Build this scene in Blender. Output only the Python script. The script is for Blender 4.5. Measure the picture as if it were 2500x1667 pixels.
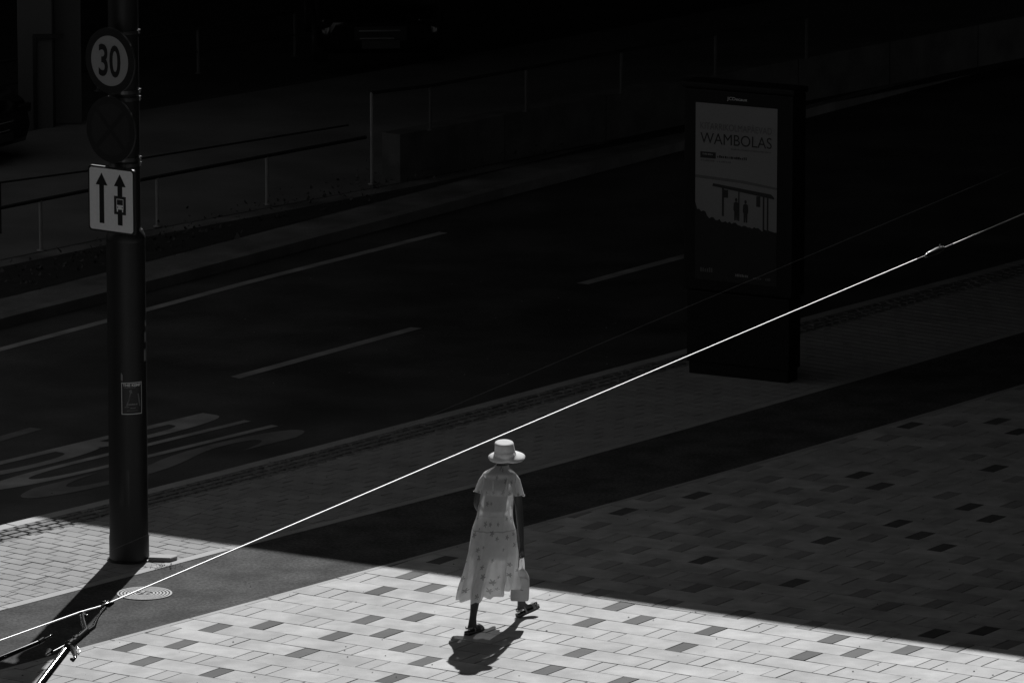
import bpy, bmesh, math, random
from mathutils import Vector, Matrix, Euler, noise
from math import sin, cos, pi, radians, atan2, hypot, sqrt
random.seed(7)
for o in list(bpy.data.objects): bpy.data.objects.remove(o)
SC = bpy.context.scene
COL = SC.collection

# ---------------------------------------------------------------- camera
cd = bpy.data.cameras.new('camera'); cam = bpy.data.objects.new('camera', cd); COL.objects.link(cam)
cam.location = (0, 0, 13.97)
cam.rotation_euler = (pi/2 - 0.1963, 0, 0)
cd.sensor_fit = 'HORIZONTAL'; cd.sensor_width = 36; cd.lens = 36*16109/2500
cd.clip_start = 1; cd.clip_end = 2000
SC.camera = cam

# ---------------------------------------------------------------- world and sun
SUN_EL, SUN_AZ = radians(39.0), radians(9.0)       # azimuth measured from +Y towards +X
w = bpy.data.worlds.new('World'); SC.world = w; w.use_nodes = True
nt = w.node_tree; nt.nodes.clear()
sky = nt.nodes.new('ShaderNodeTexSky'); sky.sky_type = 'NISHITA'; sky.sun_disc = False
sky.sun_elevation = SUN_EL; sky.sun_rotation = SUN_AZ
hs = nt.nodes.new('ShaderNodeHueSaturation'); hs.inputs['Saturation'].default_value = 0.0   # black and white photograph
bg = nt.nodes.new('ShaderNodeBackground'); bg.inputs['Strength'].default_value = 0.05
wo = nt.nodes.new('ShaderNodeOutputWorld')
nt.links.new(sky.outputs[0], hs.inputs['Color']); nt.links.new(hs.outputs[0], bg.inputs['Color']); nt.links.new(bg.outputs[0], wo.inputs['Surface'])
sl = bpy.data.lights.new('sun', 'SUN'); sl.energy = 5.0; sl.angle = radians(0.5); sl.color = (1, 1, 1)
sun = bpy.data.objects.new('sun', sl); COL.objects.link(sun)
sdir = Vector((sin(SUN_AZ)*cos(SUN_EL), cos(SUN_AZ)*cos(SUN_EL), sin(SUN_EL)))
sun.rotation_euler = sdir.to_track_quat('Z', 'Y').to_euler()
SC.view_settings.view_transform = 'Standard'; SC.view_settings.look = 'None'
SC.view_settings.gamma = 1; SC.view_settings.use_curve_mapping = False
SC.view_settings.exposure = -0.2
SC.render.engine = 'CYCLES'
SC.cycles.max_bounces = 8; SC.cycles.transparent_max_bounces = 12

# ---------------------------------------------------------------- materials
def mat(name, c, rough=.8, var=.15, scale=8., bump=0., bscale=120., metal=0., spec=.5, rnd=0., stain=0., sscale=1.2, speck=0.):
    m = bpy.data.materials.new(name); m.use_nodes = True; t = m.node_tree; N = t.nodes; L = t.links
    b = N['Principled BSDF']; b.inputs['Roughness'].default_value = rough; b.inputs['Metallic'].default_value = metal
    b.inputs['Specular IOR Level'].default_value = spec
    geo = N.new('ShaderNodeNewGeometry')
    def noise_(s, d=3):
        n = N.new('ShaderNodeTexNoise'); n.inputs['Scale'].default_value = s; n.inputs['Detail'].default_value = d
        L.new(geo.outputs['Position'], n.inputs['Vector']); return n.outputs['Fac']
    def mr(src, a, b_, c_, d_):
        r = N.new('ShaderNodeMapRange'); r.inputs[1].default_value = a; r.inputs[2].default_value = b_
        r.inputs[3].default_value = c_; r.inputs[4].default_value = d_; L.new(src, r.inputs[0]); return r.outputs[0]
    def mul(a, b_):
        q = N.new('ShaderNodeMath'); q.operation = 'MULTIPLY'; L.new(a, q.inputs[0])
        if isinstance(b_, float): q.inputs[1].default_value = b_
        else: L.new(b_, q.inputs[1])
        return q.outputs[0]
    v = mr(noise_(scale), .3, .7, 1-var, 1+var)
    if bscale and var: v = mul(v, mr(noise_(bscale, 4), .3, .7, 1-var*.8, 1+var*.8))
    if stain: v = mul(v, mr(noise_(sscale, 5), .38, .62, 1-stain, 1.0))
    if rnd:
        oi = N.new('ShaderNodeObjectInfo'); v = mul(v, mr(oi.outputs['Random'], 0, 1, 1-rnd, 1+rnd))
        at = N.new('ShaderNodeAttribute'); at.attribute_name = 'tone'; v = mul(v, mr(at.outputs['Fac'], 0, 1, 1.0, 1+rnd*2))
    if speck:
        vo = N.new('ShaderNodeTexVoronoi'); vo.inputs['Scale'].default_value = 9; L.new(geo.outputs['Position'], vo.inputs['Vector'])
        v = mul(v, mr(vo.outputs['Distance'], .03, .06, 1-speck, 1.0))
    cc = N.new('ShaderNodeCombineColor')
    for i in range(3): L.new(mul(v, float(c)), cc.inputs[i])
    L.new(cc.outputs[0], b.inputs['Base Color'])
    if bump:
        bp = N.new('ShaderNodeBump'); bp.inputs['Strength'].default_value = bump; bp.inputs['Distance'].default_value = .004
        L.new(noise_(bscale, 5), bp.inputs['Height']); L.new(bp.outputs[0], b.inputs['Normal'])
    return m
M = dict(
 slab=mat('pale_concrete_slab', .43, .62, .11, 7, .25, 90, rnd=.13, stain=.30, sscale=2.3, speck=.4, spec=.2),
 slab_small=mat('grey_concrete_slab', .38, .62, .07, 5, .25, 90, spec=.2, rnd=.08, stain=.1, speck=.3),
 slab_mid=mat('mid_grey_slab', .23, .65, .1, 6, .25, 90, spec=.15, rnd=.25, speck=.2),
 slab_dark=mat('dark_granite_slab', .085, .7, .12, 6, .25, 90, spec=.12, rnd=.30, speck=.2),
 brick=mat('grey_concrete_brick', .32, .75, .07, 3, .35, 90, spec=.2, rnd=.07, stain=.12, sscale=1.5, speck=.4),
 sett=mat('rough_stone_sett', .22, .85, .3, 14, .9, 60, rnd=.35),
 kerb=mat('pale_kerb_stone', .38, .75, .07, 4, .4, 150, stain=.15, speck=.4),
 joint=mat('joint_sand', .035, .95, .3, 10, .6, 200),
 asphalt=mat('path_asphalt', .10, .9, .3, 30, .9, 55, spec=.08, stain=.38, sscale=2.2),
 road=mat('road_asphalt', .075, .62, .25, 1.2, .7, 45, stain=.45, sscale=.8),
 paint=mat('worn_road_paint', .42, .6, .12, 3, .3, 130, stain=.3, sscale=2.5),
 paint2=mat('fainter_road_paint', .22, .6, .12, 3, .3, 130, stain=.3, sscale=2.5),
 ground=mat('far_ground', .05, .9, .25, 2, .4, 60),
 ramp=mat('ramp_paving', .16, .85, .12, 1, .3, 80, stain=.2, sscale=.5),
 soil=mat('soil', .02, .95, .4, 5, .9, 40),
 far_paving=mat('far_paving_asphalt', .19, .9, .2, 2, .5, 50, stain=.45, sscale=1.2),
 far_kerb=mat('far_kerb_stone', .20, .8, .1, 4, .4, 90, stain=.3),
 concrete=mat('stained_concrete', .11, .85, .12, 3, .5, 60, stain=.35, sscale=2.2),
 facade=mat('facade_render', .09, .85, .08, .8, .1, 30),
 darkfacade=mat('dark_facade', .05, .5, .1, 1, .0, 30),
 glass=mat('dark_window_glass', .01, .08, 0, 1, 0, 10),
 railing=mat('galvanised_railing', .30, .55, .08, 6, 0, 60, metal=.0),
 poleg=mat('dark_painted_steel', .014, .5, .12, 4, .1, 60),
 gloss=mat('black_gloss_paint', .012, .14, .05, 8, 0, 60, spec=.7),
 black=mat('black_steel', .008, .3, .1, 8, 0, 60),
 steel=mat('bright_steel', .75, .25, .05, 8, .0, 60, metal=1.),
 wire=mat('tinned_wire', .9, .5, .0, 8, .0, 0, metal=.4),
 wire_dark=mat('dark_wire', .05, 1., .0, 8, .0, 0, spec=0.),
 band=mat('steel_band', .16, .35, .05, 8, 0, 60, metal=.9),
 signwhite=mat('reflective_sheet_white', .93, .5, .03, 30, .1, 400),
 signdull=mat('dull_reflective_sheet', .36, .55, .03, 30, .1, 400),  # greyer than the white sheet of the lane sign
 signdark=mat('sign_dark_ink', .012, .5, .03, 30, 0, 400),
 signblue=mat('sign_blue_sheet', .022, .55, .04, 20, 0, 200),
 signred=mat('sign_red_sheet', .012, .55, .04, 20, 0, 200),
 signgrey=mat('sign_plate_alu', .06, .5, .05, 20, 0, 200, metal=.3),
 ceramic=mat('glazed_insulator', .04, .15, .0, 8, 0, 60),
 kiosk=mat('kiosk_black_paint', .008, .55, .08, 3, 0, 60, spec=.25),
 poster_sky=mat('poster_pale_grey', .24, .4, .05, 1.5, 0, 40),
 poster_mid=mat('poster_mid_grey', .13, .4, .1, 3, 0, 40),
 poster_dark=mat('poster_black', .015, .4, .2, 6, 0, 40),
 poster_ink=mat('poster_ink', .03, .4, 0, 6, 0, 0),
 white=mat('white_print', .75, .5, 0, 6, 0, 0),
 greyprint=mat('grey_print', .25, .5, .1, 30, 0, 0),
 skin=mat('tanned_skin', .065, .5, .08, 20, .05, 200),
 hair=mat('grey_hair', .12, .7, .3, 60, .6, 200),
 sole=mat('sandal_sole', .03, .7, .1, 20, .1, 100),
 soleband=mat('sandal_midsole', .14, .7, .05, 20, 0, 100),
 strap=mat('sandal_strap', .30, .4, .05, 20, 0, 100),
 manhole=mat('worn_cast_iron', .30, .5, .12, 12, .3, 160, stain=.3, sscale=9),
 manhole_groove=mat('cast_iron_groove', .04, .8, .2, 12, .3, 160),
 leaf=mat('leaf', .05, .6, .3, 12, 0, 0),
 dirt=mat('dirt_crumbs', .05, .9, .3, 30, 0, 0),
 quartz=mat('bright_grit', .8, .3, 0, 30, 0, 0),
 carpaint=mat('black_car_paint', .006, .12, 0, 3, 0, 0),
 tyre=mat('tyre_rubber', .012, .8, .1, 20, 0, 0),
 chrome=mat('chrome', .9, .1, 0, 3, 0, 0, metal=1.),
 lamp=mat('headlamp_lens', .008, .08, 0, 3, 0, 0),
)
def cloth(name, c, transl, transp, bump=.3, flowers=False, weave=0):
    m = bpy.data.materials.new(name); m.use_nodes = True; t = m.node_tree; N = t.nodes; L = t.links; N.clear()
    out = N.new('ShaderNodeOutputMaterial'); d = N.new('ShaderNodeBsdfDiffuse'); tr = N.new('ShaderNodeBsdfTranslucent')
    tp = N.new('ShaderNodeBsdfTransparent'); m1 = N.new('ShaderNodeMixShader'); m2 = N.new('ShaderNodeMixShader')
    m1.inputs[0].default_value = transl; m2.inputs[0].default_value = transp
    uv = N.new('ShaderNodeUVMap'); uv.uv_map = 'UVMap'
    def math_(op, a, b=None):
        q = N.new('ShaderNodeMath'); q.operation = op
        for i, x in enumerate((a, b)):
            if x is None: continue
            if isinstance(x, (int, float)): q.inputs[i].default_value = x
            else: L.new(x, q.inputs[i])
        return q.outputs[0]
    n = N.new('ShaderNodeTexNoise'); n.inputs['Scale'].default_value = 25; n.inputs['Detail'].default_value = 4; L.new(uv.outputs[0], n.inputs['Vector'])
    tone = math_('MULTIPLY', math_('ADD', math_('MULTIPLY', n.outputs['Fac'], .22), .89), c)
    if flowers:
        vo = N.new('ShaderNodeTexVoronoi'); vo.voronoi_dimensions = '2D'; vo.inputs['Scale'].default_value = 8.8; vo.inputs['Randomness'].default_value = .75
        L.new(uv.outputs[0], vo.inputs['Vector'])
        sc = N.new('ShaderNodeVectorMath'); sc.operation = 'SUBTRACT'
        L.new(uv.outputs[0], sc.inputs[0]); L.new(vo.outputs['Position'], sc.inputs[1])
        se = N.new('ShaderNodeSeparateXYZ'); L.new(sc.outputs[0], se.inputs[0])
        an = math_('ARCTAN2', se.outputs[1], se.outputs[0])
        rr = math_('SQRT', math_('ADD', math_('MULTIPLY', se.outputs[0], se.outputs[0]), math_('MULTIPLY', se.outputs[1], se.outputs[1])))
        sv = N.new('ShaderNodeSeparateColor'); L.new(vo.outputs['Color'], sv.inputs[0])
        size = math_('ADD', .014, math_('MULTIPLY', sv.outputs[0], .015))
        petal = math_('MULTIPLY', math_('ADD', .72, math_('MULTIPLY', .35, math_('COSINE', math_('MULTIPLY', an, 5)))), size)
        inside = math_('LESS_THAN', rr, petal)
        keep = math_('GREATER_THAN', sv.outputs[1], .08)
        msk = math_('MULTIPLY', inside, keep)
        tone = math_('MULTIPLY', tone, math_('SUBTRACT', 1, math_('MULTIPLY', msk, .5)))
        sy_ = N.new('ShaderNodeSeparateXYZ'); L.new(uv.outputs[0], sy_.inputs[0])
        seam = math_('LESS_THAN', math_('ABSOLUTE', math_('SUBTRACT', sy_.outputs[1], .862)), .0045)
        tone = math_('MULTIPLY', tone, math_('SUBTRACT', 1, math_('MULTIPLY', seam, .35)))
    cc = N.new('ShaderNodeCombineColor')
    for i in range(3): L.new(tone, cc.inputs[i])
    if flowers:
        sz = N.new('ShaderNodeSeparateXYZ'); L.new(uv.outputs[0], sz.inputs[0])
        up = math_('GREATER_THAN', sz.outputs[1], .985); inb = math_('MULTIPLY', up, math_('LESS_THAN', sz.outputs[0], 2.5))
        L.new(math_('ADD', transp, math_('MULTIPLY', inb, .20)), m2.inputs[0])
    L.new(cc.outputs[0], d.inputs['Color']); L.new(cc.outputs[0], tr.inputs['Color'])
    bp = N.new('ShaderNodeBump'); bp.inputs['Strength'].default_value = bump; bp.inputs['Distance'].default_value = .006
    if weave:
        bp.inputs['Distance'].default_value = .0012
        wv = N.new('ShaderNodeTexWave'); wv.inputs['Scale'].default_value = weave; wv.inputs['Distortion'].default_value = 2.5; wv.inputs['Detail'].default_value = 2
        wv.bands_direction = 'Z' if False else 'Y'
        L.new(uv.outputs[0], wv.inputs['Vector']); L.new(wv.outputs['Fac'], bp.inputs['Height'])
    else:
        L.new(n.outputs['Fac'], bp.inputs['Height'])
    L.new(bp.outputs[0], d.inputs['Normal'])
    L.new(d.outputs[0], m1.inputs[1]); L.new(tr.outputs[0], m1.inputs[2]); L.new(m1.outputs[0], m2.inputs[1]); L.new(tp.outputs[0], m2.inputs[2])
    L.new(m2.outputs[0], out.inputs['Surface'])
    return m
M['dress'] = cloth('sheer_floral_cotton', .93, .38, .10, .07, flowers=True)
M['slip'] = cloth('white_slip_cloth', .92, .38, .0, .05)
M['straw'] = cloth('white_straw_weave', .93, .06, .0, .10, weave=45)
M['bag'] = cloth('thin_white_plastic', .55, .35, .02, .15)

# ---------------------------------------------------------------- mesh helpers
def mesh_of(bm, name, m, smooth=False):
    bmesh.ops.recalc_face_normals(bm, faces=bm.faces)
    me = bpy.data.meshes.new(name); bm.to_mesh(me); bm.free()
    ms = m if isinstance(m, (list, tuple)) else [m]
    for x in ms: me.materials.append(x)
    if smooth:
        for p in me.polygons: p.use_smooth = len(p.vertices) <= 4
    return me
def link(name, me, parent=None, loc=(0, 0, 0), rot=(0, 0, 0)):
    o = bpy.data.objects.new(name, me); COL.objects.link(o); o.location = loc; o.rotation_euler = rot
    if parent: o.parent = parent
    return o
def obj(name, bm, m, parent=None, loc=(0, 0, 0), rot=(0, 0, 0), smooth=False):
    return link(name, mesh_of(bm, name, m, smooth), parent, loc, rot)
def thing(name, label, cat, loc=(0, 0, 0), rotz=0., group=None):
    o = bpy.data.objects.new(name, None); COL.objects.link(o); o.location = loc; o.rotation_euler = (0, 0, rotz)
    o.empty_display_size = .2
    return tag(o, label, cat, group)
def tag(o, label, cat, group=None, kind=None):
    o['label'] = label; o['category'] = cat
    if group: o['group'] = group
    if kind: o['kind'] = kind
    return o
def struct(o): o['kind'] = 'structure'; return o
def add_box(bm, lo, hi, mi=0, bev=0.):
    r = bmesh.ops.create_cube(bm, size=1.0)
    for v in r['verts']:
        v.co = Vector([(lo[i]+hi[i])/2 + v.co[i]*(hi[i]-lo[i]) for i in range(3)])
    fs = set(f for v in r['verts'] for f in v.link_faces)
    for f in fs: f.material_index = mi
    if bev:
        es = list(set(e for v in r['verts'] for e in v.link_edges))
        bmesh.ops.bevel(bm, geom=es, offset=bev, segments=2, affect='EDGES', profile=.6)
def add_tube(bm, pts, rad, seg=12, cap=True, mi=0):
    pts = [Vector(p) for p in pts]; rings = []
    rads = rad if isinstance(rad, (list, tuple)) else [rad]*len(pts)
    ref = None
    for i, p in enumerate(pts):
        d = (pts[min(i+1, len(pts)-1)] - pts[max(i-1, 0)]).normalized()
        if ref is None:
            ref = Vector((0, 0, 1)) if abs(d.z) < .9 else Vector((1, 0, 0))
        a = d.cross(ref).normalized(); b = a.cross(d).normalized(); ref = b
        rings.append([bm.verts.new(p + (a*cos(2*pi*k/seg) + b*sin(2*pi*k/seg))*rads[i]) for k in range(seg)])
    for r0, r1 in zip(rings, rings[1:]):
        for k in range(seg):
            f = bm.faces.new((r0[k], r0[(k+1) % seg], r1[(k+1) % seg], r1[k])); f.material_index = mi
    if cap:
        for r in (rings[0], rings[-1]):
            f = bm.faces.new([bm.verts.new(v.co) for v in r]); f.material_index = mi     # own corners, so smooth shading stays clean
def add_lathe(bm, prof, seg=32, c=(0, 0, 0), mi=0, sx=1., sy=1.):
    rings = [[bm.verts.new((c[0]+r*sx*cos(2*pi*k/seg), c[1]+r*sy*sin(2*pi*k/seg), c[2]+z)) for k in range(seg)] for r, z in prof]
    for r0, r1 in zip(rings, rings[1:]):
        for k in range(seg):
            f = bm.faces.new((r0[k], r0[(k+1) % seg], r1[(k+1) % seg], r1[k])); f.material_index = mi
    return rings
def add_prism(bm, poly, z0, z1, mi=0, bev=0.):
    """convex or concave polygon in XY, extruded; with a small chamfer round the top when bev > 0"""
    n = len(poly)
    bot = [bm.verts.new((x, y, z0)) for x, y in poly]
    mid = [bm.verts.new((x, y, z1-bev)) for x, y in poly]
    cx = sum(p[0] for p in poly)/n; cy = sum(p[1] for p in poly)/n
    if bev:
        top = []
        for i in range(n):
            x, y = poly[i]; d = hypot(cx-x, cy-y) or 1
            top.append(bm.verts.new((x+(cx-x)/d*bev*1.4, y+(cy-y)/d*bev*1.4, z1)))
    else: top = mid
    fs = [bm.faces.new(top)]
    for i in range(n):
        j = (i+1) % n
        fs.append(bm.faces.new((bot[i], bot[j], mid[j], mid[i])))
        if bev: fs.append(bm.faces.new((mid[i], mid[j], top[j], top[i])))
    for f in fs: f.material_index = mi
    return fs
def sheet(bm, left, right, z, mi=0):
    """ribbon between two polylines of equal length"""
    a = [bm.verts.new((x, y, z)) for x, y in left]; b = [bm.verts.new((x, y, z)) for x, y in right]
    for i in range(len(a)-1):
        f = bm.faces.new((a[i], b[i], b[i+1], a[i+1])); f.material_index = mi
def area(p): return .5*sum(p[i][0]*p[(i+1) % len(p)][1]-p[(i+1) % len(p)][0]*p[i][1] for i in range(len(p)))
def clip(poly, p0, n):
    """keep the side where (p-p0).n >= 0"""
    out = []; m = len(poly)
    for i in range(m):
        a, b = poly[i], poly[(i+1) % m]
        da = (a[0]-p0[0])*n[0]+(a[1]-p0[1])*n[1]; db = (b[0]-p0[0])*n[0]+(b[1]-p0[1])*n[1]
        if da >= 0: out.append(a)
        if (da >= 0) != (db >= 0):
            t = da/(da-db); out.append((a[0]+(b[0]-a[0])*t, a[1]+(b[1]-a[1])*t))
    return out
# lines that run along the street: each is a polyline going away from the camera
def ext(pts, a, b):
    d0 = (pts[0][0]-pts[1][0], pts[0][1]-pts[1][1]); l0 = hypot(*d0); d1 = (pts[-1][0]-pts[-2][0], pts[-1][1]-pts[-2][1]); l1 = hypot(*d1)
    return [(pts[0][0]+d0[0]/l0*a, pts[0][1]+d0[1]/l0*a)] + pts + [(pts[-1][0]+d1[0]/l1*b, pts[-1][1]+d1[1]/l1*b)]
L1 = ext([(-3.7, 56.569), (-2.411, 58.135), (-1.171, 59.66), (.093, 61.21), (1.551, 63.0), (2.444, 64.12), (4.37, 66.62), (5.385, 67.975)], 22, 22)
L2 = ext([(-4.613, 57.829), (-3.481, 59.215), (-2.628, 60.27), (-1.9, 61.13), (-.384, 62.946), (.097, 63.525), (2.54, 66.69), (4.278, 69.0), (5.608, 70.8)], 20, 20)
L3 = ext([(-4.875, 61.281), (-3.921, 62.406), (-2.644, 63.99), (-.213, 67.09), (1.856, 69.815), (3.186, 71.561), (4.903, 73.8)], 20, 20)
LK = ext([(-5.657, 71.524), (-4.139, 73.75), (-3.095, 75.35), (-.251, 79.70), (2.0, 83.1)], 18, 16)     # far kerb
LR = ext([(-5.931, 75.152), (-4.603, 76.795), (-3.209, 78.312), (-1.521, 80.2), (1.6, 83.9)], 20, 14)      # railing base line
def offset(pl, d):
    """shift a polyline by d towards its left (the far side of the street)"""
    out = []
    for i, p in enumerate(pl):
        a = pl[max(i-1, 0)]; b = pl[min(i+1, len(pl)-1)]; dx, dy = b[0]-a[0], b[1]-a[1]; l = hypot(dx, dy)
        out.append((p[0]-dy/l*d, p[1]+dx/l*d))
    return out
def seg_near(pl, x, y):
    best = None
    for a, b in zip(pl, pl[1:]):
        dx, dy = b[0]-a[0], b[1]-a[1]; l2 = dx*dx+dy*dy; t = max(0, min(1, ((x-a[0])*dx+(y-a[1])*dy)/l2))
        qx, qy = a[0]+dx*t, a[1]+dy*t; d = hypot(x-qx, y-qy)
        if best is None or d < best[0]: best = (d, a, b)
    d, a, b = best; dx, dy = b[0]-a[0], b[1]-a[1]; l = hypot(dx, dy); nx, ny = -dy/l, dx/l    # left normal
    return a, (nx, ny), (x-a[0])*nx+(y-a[1])*ny      # signed distance, positive on the far side
def resample(pl, n):
    ls = [0]
    for a, b in zip(pl, pl[1:]): ls.append(ls[-1]+hypot(b[0]-a[0], b[1]-a[1]))
    out = []
    for i in range(n):
        s = ls[-1]*i/(n-1); k = 0
        while k < len(ls)-2 and ls[k+1] < s: k += 1
        t = (s-ls[k])/(ls[k+1]-ls[k]); out.append((pl[k][0]+(pl[k+1][0]-pl[k][0])*t, pl[k][1]+(pl[k+1][1]-pl[k][1])*t))
    return out
TAN_H = 1250/16109; 
def in_view(x, y, m=.35):
    """is this spot of ground inside what the photograph shows (plus a margin in metres)"""
    return abs(x) < y*TAN_H*1.01 + m and 54.9-m < y < 97

# ---------------------------------------------------------------- ground
bm = bmesh.new(); add_box(bm, (-400, -150, -.6), (400, 500, -.2)); struct(obj('ground', bm, M['ground']))

# road, 12 cm below the pavements
bm = bmesh.new()
sheet(bm, resample(offset(LK, .02), 40), resample(offset(L3, -.05), 40), -.12)
road = struct(obj('road', bm, M['road']))
def ribbon(name, pl, wd, z, m, parent, cut=None):
    bm = bmesh.new(); sheet(bm, offset(pl, wd/2), offset(pl, -wd/2), z)
    return obj(name, bm, m, parent)
edge_line = [(-9.6, 64.1), (-5.565, 70.40), (-4.497, 72.03), (-4.078, 72.69), (-3.048, 74.28), (-.821, 77.5)]
ribbon('lane_line', edge_line, .13, -.116, M['paint'], road)
def quad(name, pts, z, m, parent):
    bm = bmesh.new(); bm.faces.new([bm.verts.new((x, y, z)) for x, y in pts]); return obj(name, bm, m, parent)
quad('lane_dash', [(-3.004, 68.917), (-2.90, 68.82), (-.996, 71.585), (-1.12, 71.64)], -.116, M['paint'], road)
quad('lane_dash', [(.74, 74.257), (.87, 74.18), (2.75, 76.86), (2.62, 76.95)], -.116, M['paint'], road)
quad('lane_dash', [(-4.82, 66.23), (-4.95, 66.31), (-6.75, 63.55), (-6.62, 63.47)], -.116, M['paint2'], road)
quad('lane_dash', [(-8.6, 60.9), (-8.73, 60.98), (-10.5, 58.2), (-10.37, 58.12)], -.116, M['paint2'], road)
# painted lettering for the lane, 4.1 m long, read by drivers going away to the right
T_, N_ = Vector((.633, .774)), Vector((.774, -.633))
for ch, n0, n1, m_ in (('B', -44.93, -44.46, 'paint'), ('U', -44.36, -43.89, 'paint'), ('S', -43.82, -43.35, 'paint2')):
    cu = bpy.data.curves.new('letter', 'FONT'); cu.body = ch; cu.resolution_u = 8; cu.offset = .012
    to = bpy.data.objects.new('tmp', cu); COL.objects.link(to)
    bpy.context.view_layer.update()
    me = bpy.data.meshes.new_from_object(to.evaluated_get(bpy.context.evaluated_depsgraph_get()))
    bpy.data.objects.remove(to)
    xs = [v.co.x for v in me.vertices]; ys = [v.co.y for v in me.vertices]
    for v in me.vertices:
        n = n0 + (v.co.x-min(xs))/(max(xs)-min(xs))*(n1-n0); t = 45.75 + (v.co.y-min(ys))/(max(ys)-min(ys))*4.12
        p = T_*t + N_*n; v.co = (p.x, p.y, -.1155)
    me.materials.clear(); me.materials.append(M[m_]); link('painted_letter', me, road)

# cycle path
bm = bmesh.new(); sheet(bm, resample(offset(L2, .03), 40), resample(offset(L1, -.03), 40), -.004)
struct(obj('cycle_path', bm, M['asphalt']))
# bed of the plaza
bm = bmesh.new(); sheet(bm, resample(L1, 30), resample(offset(L1, -26), 30), -.016)
plaza = struct(obj('plaza', bm, M['joint']))
# the rest of the square, in one sheet outside the slabs that the photograph shows
bm = bmesh.new(); bm.faces.new([bm.verts.new((x, y, -.001)) for x, y in ((-60, -20), (60, -20), (60, 53.9), (-5.0, 53.9), (-60, -13))])
bm.faces.new([bm.verts.new((x, y, -.001)) for x, y in ((5.1, 53.9), (60, 53.9), (60, 84), (18, 84), (7.4, 68))])
struct(obj('plaza_outskirts', bm, M['slab']))
# bed of the pavement
bm = bmesh.new(); sheet(bm, resample(offset(L3, -.02), 30), resample(L2, 30), -.016)
pavement = struct(obj('pavement', bm, M['joint']))

# ---- plaza slabs: rows of 60 cm slabs with 15 cm strips between them, each row shifted
TH = -.5776; PX, PY = .9875, 58.178; PER, DEP, SH, WS = .75, .3317, .428, .1546
ux, uy = cos(TH), sin(TH); vx, vy = -sin(TH), cos(TH)
def W(u, v): return (PX+ux*u+vx*v, PY+uy*u+vy*v)
# (row, column) of the dark and of the mid grey strips that stand out in the photograph
dark_cells = set([(-25, 12), (-21, 12), (-17, 9), (-15, 10), (-11, 8), (-10, 3), (-10, 6), (-6, 3), (0, -3), (0, 0), (0, 3), (0, 4), (1, -3), (1, 0), (1, 1), (1, 3), (2, -4), (2, -1), (2, 2), (3, 0), (4, -4), (5, -5), (5, -2), (6, -5), (7, -7), (7, -6), (7, -5), (7, -3), (7, -2), (8, -8), (8, -5), (9, -7), (10, -9), (10, -6), (11, -10), (12, -10), (12, -9)])
mid_cells = set([(-17, 8), (-17, 10), (-12, 4), (-12, 7), (-7, 3), (-6, 1), (-6, 2), (-5, 1), (-4, 1)])
gap = .0035
def slab_poly(u0, u1, v0, v1): return [W(u0+gap, v0+gap), W(u1-gap, v0+gap), W(u1-gap, v1-gap), W(u0+gap, v1-gap)]
pieces = []
rng = random.Random(3)
for r in range(-60, 26):
    v0, v1 = -(r+1)*DEP, -r*DEP
    for k in range(-34, 40):
        uo = k*PER + r*SH
        # keep row shift bounded by folding into range
        for (a, b, kind) in ((uo, uo+WS, 'small'), (uo+WS, uo+PER, 'big')):
            cx, cy = W((a+b)/2, (v0+v1)/2)
            if not in_view(cx, cy, .9): continue
            p = slab_poly(a, b, v0, v1)
            q0, n, d = seg_near(L1, cx, cy)
            if d > .35: continue
            full = True
            e0 = (q0[0]-n[0]*.065, q0[1]-n[1]*.065)
            if d > -.75:
                p2 = clip(p, e0, (-n[0], -n[1])); full = len(p2) == 4 and abs(abs(area(p2))-abs(area(p))) < 1e-6; p = p2
                if len(p) < 3 or abs(area(p)) < .002: continue
            dk = 0
            if kind == 'small':
                q_ = rng.random(); shaded_side = cy > 58.6-.613*cx
                dk = 1 if (r, k) in dark_cells else 2 if (r, k) in mid_cells else (1 if q_ < .07 and shaded_side else 2 if q_ < .60 and shaded_side else 0)  # strips past the roof's shadow edge are coloured darker
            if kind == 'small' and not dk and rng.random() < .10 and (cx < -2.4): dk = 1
            size = cy
            pieces.append((cy, p, full, kind, dk, (cx, cy)))
pieces.sort(key=lambda t: t[0])
# the front edge of the plaza slabs, nearest 300 as objects
proto = {}
def proto_slab(kind):
    if kind not in proto:
        wd = (WS if kind == 'small' else PER-WS)/2-gap; dd = DEP/2-gap
        bm = bmesh.new(); add_prism(bm, [(-wd, -dd), (wd, -dd), (wd, dd), (-wd, dd)], -.03, 0, bev=.0025)
        proto[kind] = {}
        proto[kind]['bm'] = bm
        for key, m in ((0, M['slab'] if kind == 'big' else M['slab_small']), (1, M['slab_dark']), (2, M['slab_mid'])):
            me = mesh_of(bm.copy(), 'paving_slab', m); proto[kind][key] = me
    return proto[kind]
vis = [p for p in pieces if in_view(p[5][0], p[5][1], .2)]
rest = [p for p in pieces if not in_view(p[5][0], p[5][1], .2)] + vis[290:]
for cy, p, full, kind, dk, c in vis[:290]:
    dz = rng.uniform(-.0015, .0015)
    if full:
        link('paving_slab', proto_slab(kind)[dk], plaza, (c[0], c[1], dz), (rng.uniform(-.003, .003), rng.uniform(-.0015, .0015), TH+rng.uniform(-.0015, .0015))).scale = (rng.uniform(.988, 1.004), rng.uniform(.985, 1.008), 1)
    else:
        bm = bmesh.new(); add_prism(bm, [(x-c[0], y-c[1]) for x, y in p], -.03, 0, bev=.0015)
        obj('paving_slab', bm, (M['slab'] if kind == 'big' else M['slab_small'], M['slab_dark'], M['slab_mid'])[dk], plaza, (c[0], c[1], dz))
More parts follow.
